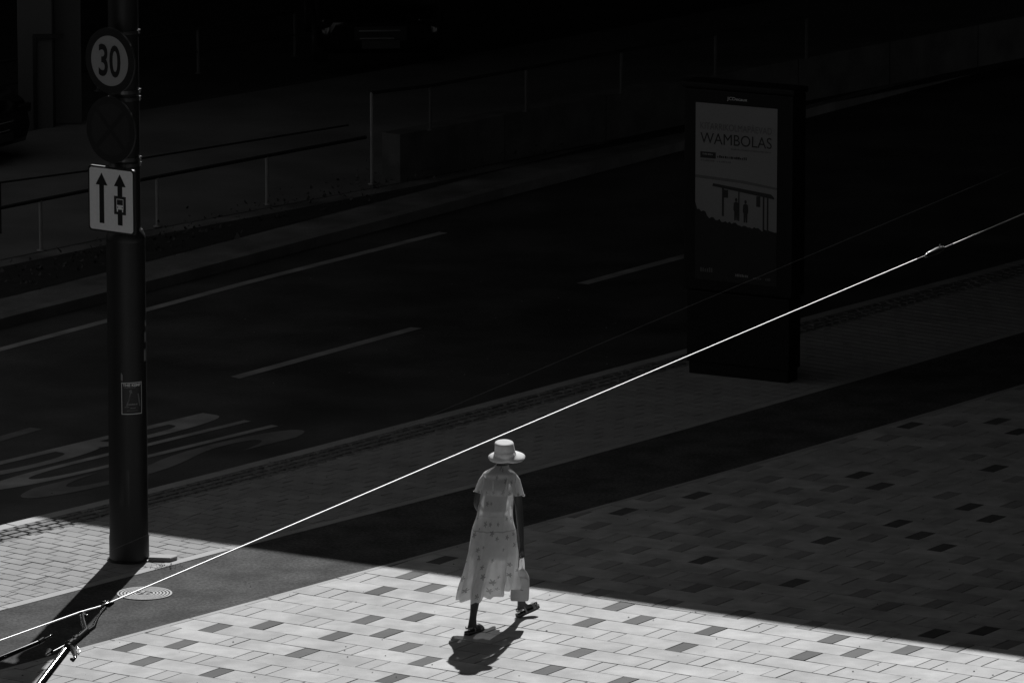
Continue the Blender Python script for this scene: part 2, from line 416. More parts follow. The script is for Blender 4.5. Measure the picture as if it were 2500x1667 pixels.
def joined(name, lst, mats, parent, pick, bev=.002, depth=.03):
    bm = bmesh.new(); lay = bm.faces.layers.float.new('tone')
    for it in lst:
        for f in add_prism(bm, it[1], -depth, rng.uniform(-.0015, .0015), mi=pick(it), bev=bev): f[lay] = (f[lay] or 0)
    # one tone for each piece
    i = 0; per = None
    bm.faces.ensure_lookup_table()
    fi = 0
    for it in lst:
        n = len(it[1])*(2 if bev else 1)+1; tval = rng.uniform(-.5, .5)
        for _ in range(n): bm.faces[fi][lay] = tval; fi += 1
    o = obj(name, bm, mats, parent); o['kind'] = 'stuff'; return o
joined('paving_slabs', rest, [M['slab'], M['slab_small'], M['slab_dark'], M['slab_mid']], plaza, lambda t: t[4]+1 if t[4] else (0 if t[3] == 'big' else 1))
# thin kerb strip along the plaza
def stones(name, pl, a, b, length, m, parent, z=0., depth=.05, gp=.004, lo=-.5, named=60):
    """a line of cut stones between offsets a and b of the polyline"""
    tot = resample(pl, 900); acc = 0; start = 0; out = []
    i = 0
    while i < len(tot)-1:
        j = i; s = 0
        ln = length*rng.uniform(.97, 1.03)
        while j < len(tot)-1 and s < ln: s += hypot(tot[j+1][0]-tot[j][0], tot[j+1][1]-tot[j][1]); j += 1
        p, q = tot[i], tot[j]; i = j
        if not (in_view(*p, 1.2) or in_view(*q, 1.2)): continue
        dx, dy = q[0]-p[0], q[1]-p[1]; l = hypot(dx, dy); tx, ty = dx/l, dy/l; nx, ny = -ty, tx
        out.append([(p[0]+tx*gp+nx*a, p[1]+ty*gp+ny*a), (q[0]-tx*gp+nx*a, q[1]-ty*gp+ny*a), (q[0]-tx*gp+nx*b, q[1]-ty*gp+ny*b), (p[0]+tx*gp+nx*b, p[1]+ty*gp+ny*b)])
    for p in out:
        c = (sum(v[0] for v in p)/4, sum(v[1] for v in p)/4)
        bm = bmesh.new(); add_prism(bm, [(x-c[0], y-c[1]) for x, y in p], -depth, 0, bev=.003)
        obj(name, bm, m, parent, (c[0], c[1], z+rng.uniform(-.001, .001)))
stones('edging_stone', L1, -.062, -.004, .98, M['kerb'], plaza)
stones('edging_stone', L2, .004, .115, .98, M['kerb'], pavement)
stones('kerbstone', L3, -.15, -.0, .98, M['kerb'], pavement, depth=.16, z=.002)
stones('kerbstone', LK, .0, .15, .98, M['far_kerb'], pavement, depth=.16, z=.0)

# ---- pavement bricks (half bond) and the strip of rough setts behind the kerb
TB = radians(-38.4); bx_, by_ = cos(TB), sin(TB); cx_, cy_ = -sin(TB), cos(TB)
BO = (-4.144, 60.148); BL, BD = .25, .168; g2 = .004
def WB(u, v): return (BO[0]+bx_*u+cx_*v, BO[1]+by_*u+cy_*v)
bricks = []
for r in range(-45, 140):
    for k in range(-45, 60):
        u0 = k*BL + (BL/2 if r % 2 else 0); v0 = r*BD
        cx, cy = WB(u0+BL/2, v0+BD/2)
        if not in_view(cx, cy, .5): continue
        qa, na, da = seg_near(L2, cx, cy); qb, nb, db = seg_near(L3, cx, cy)
        if da < -.05 or db > -.3: continue
        p = [WB(u0+g2, v0+g2), WB(u0+BL-g2, v0+g2), WB(u0+BL-g2, v0+BD-g2), WB(u0+g2, v0+BD-g2)]; a0 = abs(area(p)); full = True
        if da < .3: p = clip(p, (qa[0]+na[0]*.122, qa[1]+na[1]*.122), na)
        if len(p) >= 3 and db > -.75: p = clip(p, (qb[0]-nb[0]*.52, qb[1]-nb[1]*.52), (-nb[0], -nb[1]))
        if len(p) < 3 or abs(area(p)) < .0015: continue
        full = abs(abs(area(p))-a0) < 1e-7
        # not under the steel pole
        bricks.append((cy, p, full, 'brick', False, (cx, cy)))
bricks.sort(key=lambda t: t[0])
visb = [b for b in bricks if in_view(b[5][0], b[5][1], .05)]
restb = [b for b in bricks if not in_view(b[5][0], b[5][1], .05)] + visb[290:]
bm = bmesh.new(); add_prism(bm, [(-BL/2+g2, -BD/2+g2), (BL/2-g2, -BD/2+g2), (BL/2-g2, BD/2-g2), (-BL/2+g2, BD/2-g2)], -.03, 0, bev=.004)
brick_me = mesh_of(bm, 'paving_brick', M['brick'])
for cy, p, full, kind, dk, c in visb[:290]:
    dz = rng.uniform(-.002, .002)
    if full: link('paving_brick', brick_me, pavement, (c[0], c[1], dz), (rng.uniform(-.008, .008), rng.uniform(-.006, .006), TB+rng.uniform(-.006, .006)))
    else:
        bm = bmesh.new(); add_prism(bm, [(x-c[0], y-c[1]) for x, y in p], -.03, 0, bev=.003); obj('paving_brick', bm, M['brick'], pavement, (c[0], c[1], dz))
joined('paving_bricks', restb, [M['brick']], pavement, lambda t: 0, bev=.004)
# setts
setts = []
base = resample(offset(L3, -.34), 700)
for side in (-.165, -.055, .055, .165):
    pl = resample(offset(base, side), 760); i = rng.randint(0, 5)
    acc = 0
    while i < len(pl)-1:
        j = i; s = 0; ln = rng.uniform(.10, .17)
        while j < len(pl)-1 and s < ln: s += hypot(pl[j+1][0]-pl[j][0], pl[j+1][1]-pl[j][1]); j += 1
        p, q = pl[i], pl[j]; i = j
        if not in_view(*p, .3): continue
        dx, dy = q[0]-p[0], q[1]-p[1]; l = hypot(dx, dy); tx, ty = dx/l, dy/l; nx, ny = -ty, tx; h = .046; g = .009
        poly = [(p[0]+tx*g-nx*h+rng.uniform(-.006, .006), p[1]+ty*g-ny*h), (q[0]-tx*g-nx*h, q[1]-ty*g-ny*h+rng.uniform(-.006, .006)),
                (q[0]-tx*g+nx*h+rng.uniform(-.006, .006), q[1]-ty*g+ny*h), (p[0]+tx*g+nx*h, p[1]+ty*g+ny*h+rng.uniform(-.006, .006))]
        setts.append((p[1], poly, True, 'sett', False, p))
o = joined('stone_setts', setts, [M['sett']], pavement, lambda t: 0, bev=.010, depth=.04)

# ---------------------------------------------------------------- far side of the street
bm = bmesh.new(); sheet(bm, resample(offset(LR, -.05), 30), resample(offset(LK, .14), 30), -.006)
struct(obj('far_pavement', bm, M['far_paving']))
bm = bmesh.new(); sheet(bm, resample(offset(LR, -.35), 30), resample(offset(LK, .75), 30), -.001)
struct(obj('planting_bed', bm, M['soil']))
L5 = [(x-3.2*.77+2.2, y+3.2*.64+7.1) for x, y in LR]
bm = bmesh.new(); sheet(bm, resample(L5, 30), resample(LR, 30), -.012)
struct(obj('ramp', bm, M['ramp']))
# low plants and fallen leaves in the bed
bm = bmesh.new(); rl = random.Random(11)
bed = resample(offset(LK, 1.3), 400)
for _ in range(2600):
    p = rl.choice(bed)
    if not in_view(*p, .3): continue
    x, y = p[0]+rl.gauss(0, .35), p[1]+rl.gauss(0, .3); a = rl.uniform(0, 2*pi); s = rl.uniform(.02, .06)*(1.8 if rl.random() < .05 else 1)
    up = rl.uniform(.0, .10); t = rl.uniform(.2, 1.2)
    d = Vector((cos(a), sin(a), 0)); e = Vector((-sin(a)*cos(t), cos(a)*cos(t), sin(t)))
    c = Vector((x, y, .004+up))
    vs = [bm.verts.new(c-d*s*.4), bm.verts.new(c+e*s), bm.verts.new(c+d*s*.4+e*s*.3), bm.verts.new(c+d*s*.1-e*s*.05)]
    bm.faces.new(vs)
for v in bm.verts: v.co.z = max(v.co.z, .003)
o = obj('low_plants', bm, M['leaf']); tag(o, 'scattered low weeds and fallen leaves in the dark bed below the railing', 'weeds', kind='stuff')

def railing(label, pts, z0, h, mid, extra=None, group=None):
    t = thing('railing', label, 'railing', (pts[0][0], pts[0][1], 0), 0, group)
    o0 = Vector((pts[0][0], pts[0][1], 0))
    for x, y, zb in [(p[0], p[1], p[2] if len(p) > 2 else z0) for p in pts]:
        bm = bmesh.new(); add_tube(bm, [(0, 0, 0), (0, 0, h-zb)], .021, 10); add_lathe(bm, [(.0, .012), (.05, .012), (.05, 0)], 12)
        obj('post', bm, M['railing'], t, Vector((x, y, zb))-o0, smooth=True)
    for zz, r in ((h, .022), (mid, .014)):
        if zz <= max([p[2] if len(p) > 2 else z0 for p in pts]): continue
        bm = bmesh.new(); add_tube(bm, [Vector((p[0], p[1], zz))-o0 for p in pts], r, 10); obj('rail', bm, M['soil'], t, smooth=True)
    return t
near = [(-5.493-1.25*2, 75.675-1.58*2), (-5.493-1.25, 75.675-1.58), (-5.493, 75.675), (-4.218, 77.25), (-2.968, 78.736), (-1.80, 80.10)]
lowrail = railing('low steel railing with short pale posts beside the planted bed', near, 0, .60, .0)
bpy.data.objects.remove([c for c in lowrail.children if c.name.startswith('post')][-1])
wallrail = railing('taller railing from the end of the low one over the low concrete wall', [(-1.727, 80.182, 0), (-1.01, 80.72, .585), (.18, 82.13, .585), (1.40, 83.56, .585), (2.65, 85.03, .585), (3.9, 86.5, .585)], 0, 1.14, .3)
far = railing('farthest railing, faint, across the ramp near the dark car', [(-9.36, 82.85), (-8.09, 84.38), (-6.82, 85.91), (-5.55, 87.44), (-4.28, 88.97), (-3.01, 90.5)], 0, .62, .3)
for c in list(far.children)+[q for q in wallrail.children if q.location.x > .5]:
    if c.name.startswith('post'): c.data.materials.clear(); c.data.materials.append(M['concrete'])  # posts in the dark part get a darker colour standing in for shade
RP = [(-6.051, 76.851), (-5.085, 77.649), (-4.442, 78.582), (-2.038, 81.01)]
t = thing('handrail', 'thin dark handrail running along the middle of the ramp behind the low railing', 'handrail', (RP[0][0], RP[0][1], 0))
R0 = Vector((RP[0][0], RP[0][1], 0))
bm = bmesh.new(); add_tube(bm, [Vector((x, y, .6))-R0 for x, y in RP], .012, 8); obj('rail', bm, M['soil'], t, smooth=True)
for x, y in (RP[0],):
    bm = bmesh.new(); add_tube(bm, [Vector((x, y, -.01))-R0, Vector((x, y, .6))-R0], .010, 8); obj('post', bm, M['black'], t, smooth=True)
# low wall
wd = Vector((1.24, 1.457, 0)).normalized(); wn = Vector((-wd.y, wd.x, 0))
t = thing('low_wall', 'stained low concrete wall starting in the middle of the far kerb', 'wall', (-1.50, 80.50, 0), atan2(wd.y, wd.x))
k = 0
for s in range(7):
    bm = bmesh.new(); add_box(bm, (s*2+.006, -.15, -.02), (s*2+1.994, .15, .58), bev=.012); obj('wall_panel', bm, M['concrete'], t)

# ---------------------------------------------------------------- the building and the added unseen blocks that shade the street
def block(bm, pts, z0, z1): add_prism(bm, pts, z0, z1)
t = thing('office_building', 'office building on pillars above the far side of the street, pale pillar at left', 'building', (0, 90, 0))
B0 = Vector((0, 90, 0))
cot = 1/math.tan(SUN_EL); HT = 7.5
sh = (sin(SUN_AZ)*cot*HT, cos(SUN_AZ)*cot*HT)                 # ground shadow offset of the roof edge
def roofY(x): return 58.816-.6129*(x-sh[0]) + sh[1]
def rel(p): return [(x-0, y-90) for x, y in p]
bm = bmesh.new(); block(bm, rel([(-3.8, roofY(-3.8)), (16, roofY(16)), (16, 84.9), (-3.8, 84.9)]), 6.0, HT)
block(bm, rel([(-2.2, 84.91), (60, 84.91), (60, 130), (-2.2, 130)]), 6.5, HT)
obj('shade_canopy', bm, M['darkfacade'], t)  # unseen slab, lowered to cut skylight while casting the street's shadow edge
bm = bmesh.new(); block(bm, rel([(-60, 85.0), (-2.21, 85.0), (-2.21, 125), (-60, 125)]), 4.6, 21.5)
block(bm, rel([(-2.205, 85.0), (-1.2, 85.0), (-1.2, 91.99), (-2.205, 91.99)]), HT+.01, 21.3)
block(bm, rel([(-2.2, 92), (.2, 92), (.2, 125), (-2.2, 125)]), HT+.01, 21.4)
obj('rear_wing', bm, M['facade'], t)
# glazed ground floor, pillars
bm = bmesh.new(); add_box(bm, (-60, 12, -.2), (60, 12.3, 6.4)); obj('ground_floor_wall', bm, M['darkfacade'], t)
for x in (-22, -16, -10.6, ):
    bm = bmesh.new(); add_box(bm, (x, -4.9, -.2), (x+.5, -4.3, 4.6), bev=.01); obj('pillar', bm, M['facade'], t)
bm = bmesh.new(); add_box(bm, (-6.40, -5.5, -.2), (-5.95, -5.0, 4.6), bev=.01); obj('pillar', bm, M['facade'], t)
for x, y in ((10.5, -14), (15, -20), (28, -2), (14, 8)):
    bm = bmesh.new(); add_box(bm, (x, y, -.2), (x+.6, y+.6, 6.5), bev=.01); obj('pillar', bm, M['darkfacade'], t)
# windows of the two fronts
for fl in range(5):
    for i in range(9):
        bm = bmesh.new(); x = -6.5-i*3; z = 6+fl*3.1
        add_box(bm, (x, -5.03, z), (x+1.6, -4.98, z+1.7)); obj('window', bm, M['glass'], t)
# side door beside the pillar
bm = bmesh.new(); add_box(bm, (-5.94, -5.2, 0), (-5.60, -5.12, 2.6)); obj('wall_panel', bm, M['facade'], t)
bm = bmesh.new(); add_box(bm, (-6.20, -5.56, 0), (-6.15, -5.515, 1.22)); add_box(bm, (-6.149, -5.56, 1.17), (-5.80, -5.515, 1.22)); obj('pipe_frame', bm, M['black'], t)
t = thing('shade_block_right', 'unseen dark blocks added right of the plaza to keep skylight off it', 'building', (18, 62, 0))  # added out of view to darken the right of the plaza
bm = bmesh.new(); add_box(bm, (-11.0, -26, -.2), (14, 15, 12.2)); add_box(bm, (-8.6, -26, 12.19), (14, 15, 21)); add_box(bm, (-7.4, -26, 20.99), (14, 15, 30)); obj('shade_tiers', bm, M['darkfacade'], t)
bm = bmesh.new(); add_prism(bm, [(-12.3, -58), (-11.05, -58+.01), (-11.05, 7), (-12.3, -2.2)], -.2, 40); add_box(bm, (-11.049, -58, -.2), (14, -26.01, 40)); obj('shade_tower', bm, M['darkfacade'], t)  # added tower mass, blocks the sky on the right
bm = bmesh.new(); add_box(bm, (-17.2, -5.6, 12.21), (-10.5, 6.2, 12.9)); obj('shade_roof', bm, M['darkfacade'], t)  # added overhead slab, hides the zenith sky from the right plaza
for fl in range(3):
    for i in range(8):
        bm = bmesh.new(); y = -54.5+i*6.2; z = 2.2+fl*3.5; add_box(bm, (-12.36, y, z), (-12.29, y+2.2, z+2)); obj('window', bm, M['glass'], t)

t = thing('shade_block_left', 'unseen dark block added left of the square to keep skylight off it', 'building', (-20, 40, 0))  # added out of view to block the western sky
bm = bmesh.new(); add_box(bm, (-12, -22, -.2), (11.3, 20, 24)); obj('walls', bm, M['darkfacade'], t)
for fl in range(5):
    for i in range(8):
        bm = bmesh.new(); y = -20+i*5; z = 2+fl*3.8; add_box(bm, (11.29, y, z), (11.34, y+2.4, z+2.1)); obj('window', bm, M['glass'], t)

# ---------------------------------------------------------------- parked cars (nearly lost in the dark)
def car(label, loc, rz):
    t = thing('parked_car', label, 'car', loc, rz, 'black cars parked in the dark beyond the railings')
    # body: loft of half sections along the length (front is -Y)
    st = [(-2.2, .30, .62, .70), (-2.12, .22, .74, .80), (-1.9, .2, .84, .86), (-1.2, .2, .95, .88), (-.9, .2, .98, .88), (.0, .2, .99, .88), (1.4, .2, 1.0, .88), (1.95, .22, .98, .86), (2.15, .3, .9, .78)]
    bm = bmesh.new(); rings = []
    for y, z0, z1, hw in st:
        pr = [(-hw*.9, z0), (-hw, z0+.12), (-hw, (z0+z1)/2), (-hw*.97, z1-.1), (-hw*.88, z1), (0, z1+.02), (hw*.88, z1), (hw*.97, z1-.1), (hw, (z0+z1)/2), (hw, z0+.12), (hw*.9, z0)]
        rings.append([bm.verts.new((x, y, z)) for x, z in pr])
    for a, b in zip(rings, rings[1:]):
        for i in range(len(a)): bm.faces.new((a[i], a[(i+1) % len(a)], b[(i+1) % len(b)], b[i]))
    bm.faces.new(rings[0]); bm.faces.new(rings[-1])
    obj('body', bm, M['carpaint'], t, smooth=True)
    bm = bmesh.new(); rings = []
    for y, z, hw in [(-1.05, .97, .80), (-.45, 1.36, .66), (.1, 1.45, .64), (.9, 1.43, .63), (1.7, 1.0, .76)]:
        rings.append([bm.verts.new(v) for v in ((-.82 if 0 else -hw-.06*(z > 1.2), y, .97), (-hw, y, z), (hw, y, z), (hw+.06*(z > 1.2), y, .97))])
    for a, b in zip(rings, rings[1:]):
        for i in range(3): bm.faces.new((a[i], a[i+1], b[i+1], b[i]))
    obj('windows', bm, M['glass'], t)
    bm = bmesh.new(); add_box(bm, (-.60, -.4, 1.37), (.60, 1.0, 1.475), bev=.04); obj('roof', bm, M['carpaint'], t)
    for sx in (-1, 1):
        for y in (-1.4, 1.35):
            bm = bmesh.new(); add_tube(bm, [(sx*.70, y, .32), (sx*.90, y, .32)], .32, 24); wv_ = obj('wheel', bm, M['tyre'], t)
            bm = bmesh.new(); add_tube(bm, [(sx*.88, y, .32), (sx*.905, y, .32)], .20, 16); obj('rim', bm, M['band'], wv_)
        bm = bmesh.new(); add_box(bm, (sx*.66-.15, -2.17, .58), (sx*.66+.15, -2.06, .70), bev=.03); obj('headlight', bm, M['lamp'], t)
        bm = bmesh.new(); add_box(bm, (sx*.98-.09, -.72, .95), (sx*.98+.09, -.58, 1.08), bev=.04); obj('mirror', bm, M['carpaint'], t)
    g = bmesh.new(); add_box(g, (-.36, -2.215, .40), (.36, -2.19, .60), bev=.01); gr = obj('grille', g, M['black'], t)
    for z, x0, x1 in ((.545, -.30, .27), (.44, -.29, .18)):
        bm = bmesh.new(); add_box(bm, (x0, -2.235, z-.008), (x1, -2.212, z+.008)); obj('grille_bar', bm, M['chrome'], gr)
    bm = bmesh.new(); add_box(bm, (-.26, -2.24, .30), (.26, -2.22, .41)); obj('number_plate', bm, M['poster_ink'], t)
car('black car facing the street behind the middle of the railings, chrome bars on its grille', (-1.95, 91.6, -.02), radians(4))
car('black car cut off at the left, the end of its chrome grille showing', (-8.36, 82.63, -.02), radians(62))

# ---------------------------------------------------------------- pole with signs
PXc, PYc = -3.563, 59.86
t = thing('steel_pole', 'thick dark steel pole at the edge of the cycle path, stepping thinner behind its signs', 'pole', (PXc, PYc, 0))
bm = bmesh.new(); add_lathe(bm, [(.186, -.02), (.186, .22), (.181, .25), (.180, 3.02)], 48); obj('lower_shaft', bm, M['poleg'], t, smooth=True)
bm = bmesh.new(); add_lathe(bm, [(.180, 3.02), (.183, 3.03), (.181, 3.07), (.150, 3.13), (.143, 3.14)], 48); obj('collar', bm, M['poleg'], t, smooth=True)
bm = bmesh.new(); add_lathe(bm, [(.143, 3.12), (.138, 5.5), (.110, 10.0), (0, 10.02)], 48); obj('upper_shaft', bm, M['poleg'], t, smooth=True)
bm = bmesh.new(); add_box(bm, (-.05, -.1885, .9), (.05, -.183, 1.25), bev=.002)
b_ = None
bm.free(); bm = bmesh.new(); add_lathe(bm, [(.205, 0), (.205, .012), (.188, .016)], 48); obj('base_flange', bm, M['poleg'], t)
for sx, z0 in ((0, .55),):     # small access door facing the path
    bm = bmesh.new(); n_ = 8
    a0, a1 = radians(-118), radians(-84)
    for r_, e in ((.1838, .0), ):
        lo = [bm.verts.new((r_*cos(a0+(a1-a0)*i/n_), r_*sin(a0+(a1-a0)*i/n_), z0)) for i in range(n_+1)]
        hi = [bm.verts.new((r_*cos(a0+(a1-a0)*i/n_), r_*sin(a0+(a1-a0)*i/n_), z0+.34)) for i in range(n_+1)]
        for i in range(n_): bm.faces.new((lo[i], lo[i+1], hi[i+1], hi[i]))
    obj('access_door', bm, M['black'], t)
bm = bmesh.new()
# torn tape remnants
def patch(bm, a0, a1, z0, z1, r=.1835, n=8, jag=0.):
    top = []; bot = []
    for i in range(n+1):
        a = a0+(a1-a0)*i/n; top.append(bm.verts.new((r*cos(a), r*sin(a), z1+random.uniform(-jag, jag)))); bot.append(bm.verts.new((r*cos(a), r*sin(a), z0+random.uniform(-jag, jag))))
    for i in range(n): bm.faces.new((bot[i], bot[i+1], top[i+1], top[i]))
bm.free()
for a0, a1, z0, z1 in ((radians(-24), radians(-14), 2.08, 2.17), (radians(-28), radians(-16), 1.90, 2.01), (radians(-20), radians(-10), 2.22, 2.27), (radians(-105), radians(-100), 1.73, 1.80)):
    bm = bmesh.new(); patch(bm, a0, a1, z0, z1, jag=.014, n=10); obj('torn_tape', bm, M['greyprint'], t)
# small poster wrapped on the pole
def text_mesh(s, size, m, bold=0., align='LEFT', space=1.):
    cu = bpy.data.curves.new('txt', 'FONT'); cu.body = s; cu.size = size; cu.offset = bold; cu.align_x = align; cu.space_character = space; cu.resolution_u = 4
    to = bpy.data.objects.new('tmp', cu); COL.objects.link(to); bpy.context.view_layer.update()
    me = bpy.data.meshes.new_from_object(to.evaluated_get(bpy.context.evaluated_depsgraph_get())); bpy.data.objects.remove(to)
    me.materials.clear(); me.materials.append(m); return me
def fit_text(me, w=None, h=None, x=0., y=0.):
    xs = [v.co.x for v in me.vertices]; ys = [v.co.y for v in me.vertices]; sx = w/(max(xs)-min(xs)) if w else 1; sy = h/(max(ys)-min(ys)) if h else sx
    if not w: sx = sy
    x0, y0 = min(xs), min(ys)
    for v in me.vertices: v.co.x = x+(v.co.x-x0)*sx; v.co.y = y+(v.co.y-y0)*sy
    return me
t = thing('small_poster', 'small black poster with white border pasted on the steel pole', 'poster', (PXc, PYc, 0))
zp0, zp1 = 1.415, 1.715; am = radians(-72.5); hwid = .100
def cyl(me, r=.1850):
    for v in me.vertices:
        a = am + v.co.x/.182; v.co = Vector((r*cos(a), r*sin(a), zp0+v.co.y))
    return me
A0, A1 = am-hwid/.182, am+hwid/.182
bm = bmesh.new(); patch(bm, A0, A1, zp0, zp1, r=.1838, n=16); obj('border', bm, M['white'], t)
bm = bmesh.new(); patch(bm, A0+.03, A1-.03, zp0+.006, zp1-.006, r=.1843, n=16); obj('sheet', bm, M['poster_dark'], t)
link('title', cyl(fit_text(text_mesh('THE KEMP', .04, M['white'], .0012), .175, .026, -.087, .262)), t)
for (x, y, wd_, h_) in ((-.075, .249, .11, .006), (-.04, .088, .09, .012), (-.072, .066, .04, .006), (-.02, .055, .05, .01), (-.05, .034, .10, .003)):
    bm = bmesh.new(); nseg = 14
    rr = random.Random(int(x*1e4))
    for i in range(nseg):
        xa = x+wd_*i/nseg; xb = xa+wd_/nseg*.7; hh = h_*rr.uniform(.5, 1.1)
        bm.faces.new([bm.verts.new(v) for v in ((xa, y, 0), (xb, y, 0), (xb, y+hh, 0), (xa, y+hh, 0))])
    me = mesh_of(bm, 'print_line', M['greyprint']); link('print_line', cyl(me), t)
bm = bmesh.new()     # pale figure shapes printed on the poster
for pts in ([(.052, .19), (.062, .195), (.078, .12), (.082, .07), (.070, .075), (.060, .12)], [(-.02, .21), (-.008, .215), (-.03, .12), (-.05, .07), (-.056, .09), (-.035, .14)], [(-.03, .225), (-.008, .235), (.0, .20), (-.022, .195)]):
    bm.faces.new([bm.verts.new((x, y, 0)) for x, y in pts])
me = mesh_of(bm, 'printed_figure', M['poster_mid']); link('printed_figure', cyl(me), t)

def sign_frame(label, name, z, yaw, cat='traffic sign'):
    """Empty at the middle of the sign; local X along the plate, -Y towards the viewer"""
    t = bpy.data.objects.new(name, None); COL.objects.link(t); t.rotation_euler = (0, 0, yaw); tag(t, label, cat)
    return t
def flat(name, pts, y, m, parent, z=0):
    bm = bmesh.new(); bm.faces.new([bm.verts.new((a, y, b)) for a, b in pts]); return obj(name, bm, m, parent)
def disc_pts(r, n=48, cx=0, cz=0): return [(cx+r*cos(2*pi*i/n), cz+r*sin(2*pi*i/n)) for i in range(n)]
def ring(name, r0, r1, y, m, parent, n=48):
    bm = bmesh.new(); a = [bm.verts.new((r0*cos(2*pi*i/n), y, r0*sin(2*pi*i/n))) for i in range(n)]; b = [bm.verts.new((r1*cos(2*pi*i/n), y, r1*sin(2*pi*i/n))) for i in range(n)]
    for i in range(n): bm.faces.new((a[i], a[(i+1) % n], b[(i+1) % n], b[i]))
    return obj(name, bm, m, parent)
def standing(me, x, y, z):
    for v in me.vertices: v.co = Vector((v.co.x+x, y, v.co.y+z))
    return me
def clamp(t, yaw, zs, cx, cy):
    """bands round the pole with bolts at the right, cx cy = pole axis in sign space"""
    for zz in zs:
        bm = bmesh.new(); add_lathe(bm, [(.139, -.016), (.147, -.016), (.147, .016), (.139, .016)], 32, (cx, cy, zz)); b = obj('clamp_band', bm, M['band'], t, smooth=False)
        bm = bmesh.new(); a = -yaw+radians(-8)
        d = Vector((cos(a), sin(a), 0)); p = Vector((cx, cy, zz))+d*.15
        add_tube(bm, [p+Vector((0, 0, -.022)), p+Vector((0, 0, .022))], .011, 8); obj('bolt', bm, M['steel'], b)
def place_sign(t, xpx_center, z, yaw):
    # the plate hangs on the camera side of the pole
    t.location = (PXc-.113, PYc-.225, z); t.rotation_euler = (0, 0, yaw)
    c = Vector((PXc, PYc, 0))-Vector((t.location.x, t.location.y, 0)); c.rotate(Euler((0, 0, -yaw))); return c.x, c.y
# speed limit
yaw = radians(-40)
t = sign_frame('round speed limit sign reading 30, topmost on the steel pole', 'speed_limit_sign', 4.74, yaw); cxy = place_sign(t, 0, 4.722, yaw)
bm = bmesh.new(); add_tube(bm, [(0, 0, 0), (0, .022, 0)], .305, 56); obj('plate', bm, M['signgrey'], t)
ring('red_rim', .232, .302, -.0015, M['signred'], t); flat('face', disc_pts(.2325), -.0012, M['signdull'], t)
link('numerals', standing(fit_text(text_mesh('30', .3, M['signdark'], .006), .275, .30, -.1375, 0), 0, -.003, -.15), t)
clamp(t, yaw, (.24, -.31), *cxy)
# no stopping
t = sign_frame('dark round sign with a faint cross, between the 30 sign and the lane sign', 'no_stopping_sign', 4.1, yaw); cxy = place_sign(t, 0, 4.085, yaw)
bm = bmesh.new(); add_tube(bm, [(0, 0, 0), (0, .022, 0)], .305, 56); obj('plate', bm, M['signgrey'], t)
ring('red_rim', .240, .302, -.0015, M['signred'], t); flat('face', disc_pts(.2405), -.0012, M['signblue'], t)
for s in (1, -1):
    a = radians(45)*s; bm = bmesh.new(); d = (cos(a), sin(a)); n = (-sin(a)*.022, cos(a)*.022); r = .238
    bm.faces.new([bm.verts.new((d[0]*k*r+n[0]*j, -.002-.0006*(s > 0), d[1]*k*r+n[1]*j)) for k, j in ((-1, -1), (1, -1), (1, 1), (-1, 1))]); obj('cross_bar', bm, M['signred'], t)
clamp(t, yaw, (.26, -.30), *cxy)
# lane sign
yaw = radians(-36)
t = sign_frame('white rectangular lane sign with two upward arrows and a bus symbol', 'lane_sign', 3.47, yaw); cxy = place_sign(t, 0, 3.432, yaw)
def rrect(w, h, r, n=6, cx=0, cz=0):
    out = []
    for qx, qz, a0 in ((w-r, h-r, 0), (-w+r, h-r, 90), (-w+r, -h+r, 180), (w-r, -h+r, 270)):
        for i in range(n+1): a = radians(a0+90*i/n); out.append((cx+qx+r*cos(a), cz+qz+r*sin(a)))
    return out
hw, hh = .273, .305
bm = bmesh.new(); f0 = [bm.verts.new((x, 0, z)) for x, z in rrect(hw, hh, .035)]; f1 = [bm.verts.new((x, .026, z)) for x, z in rrect(hw, hh, .035)]
bm.faces.new(f0); bm.faces.new(f1)
for i in range(len(f0)): bm.faces.new((f0[i], f0[(i+1) % len(f0)], f1[(i+1) % len(f0)], f1[i]))
obj('plate', bm, M['signgrey'], t)
flat('border', rrect(hw-.004, hh-.004, .033), -.0012, M['signdark'], t); flat('face', rrect(hw-.017, hh-.017, .028), -.0022, M['signwhite'], t)
def arrow(x, z0, z1, segs):
    flat('arrow_head', [(x-.070, z1-.115), (x+.070, z1-.115), (x, z1)], -.0032, M['signdark'], t)
    for a, b in segs: flat('arrow_shaft', [(x-.028, a), (x+.028, a), (x+.028, b), (x-.028, b)], -.0032, M['signdark'], t)
arrow(-.112, 0, .245, ((-.225, .131),)); arrow(.104, 0, .250, ((.045, .136), (-.225, -.125)))
flat('bus_panel', [(.034, -.125), (.174, -.125), (.174, .045), (.034, .045)], -.0036, M['signblue'], t)
bm = bmesh.new()
for x0, z0, x1, z1 in ((.063, -.078, .145, -.036), (.063, -.036, .069, .018), (.139, -.036, .145, .018), (.063, .014, .145, .020), (.066, -.100, .080, -.078), (.128, -.100, .142, -.078)):
    bm.faces.new([bm.verts.new((a, -.0044, b)) for a, b in ((x0, z0), (x1, z0), (x1, z1), (x0, z1))])
obj('bus_symbol', bm, M['signwhite'], t)
for x in (.077, .131): flat('bus_lamp', disc_pts(.006, 12, x, -.058), -.0049, M['signblue'], t)
clamp(t, yaw, (.30, -.33), *cxy)

# loose slab by the pole and the patch of dirt
bm = bmesh.new(); add_prism(bm, [(-.13, -.075), (.075, -.105), (.135, -.02), (.13, .03), (-.02, .075), (-.13, .03)], 0, .035, bev=.005)
o = obj('loose_slab', bm, M['kerb'], None, (-3.25, 59.86, .002)); tag(o, 'loose grey paving slab lying on the bricks right of the steel pole', 'slab')

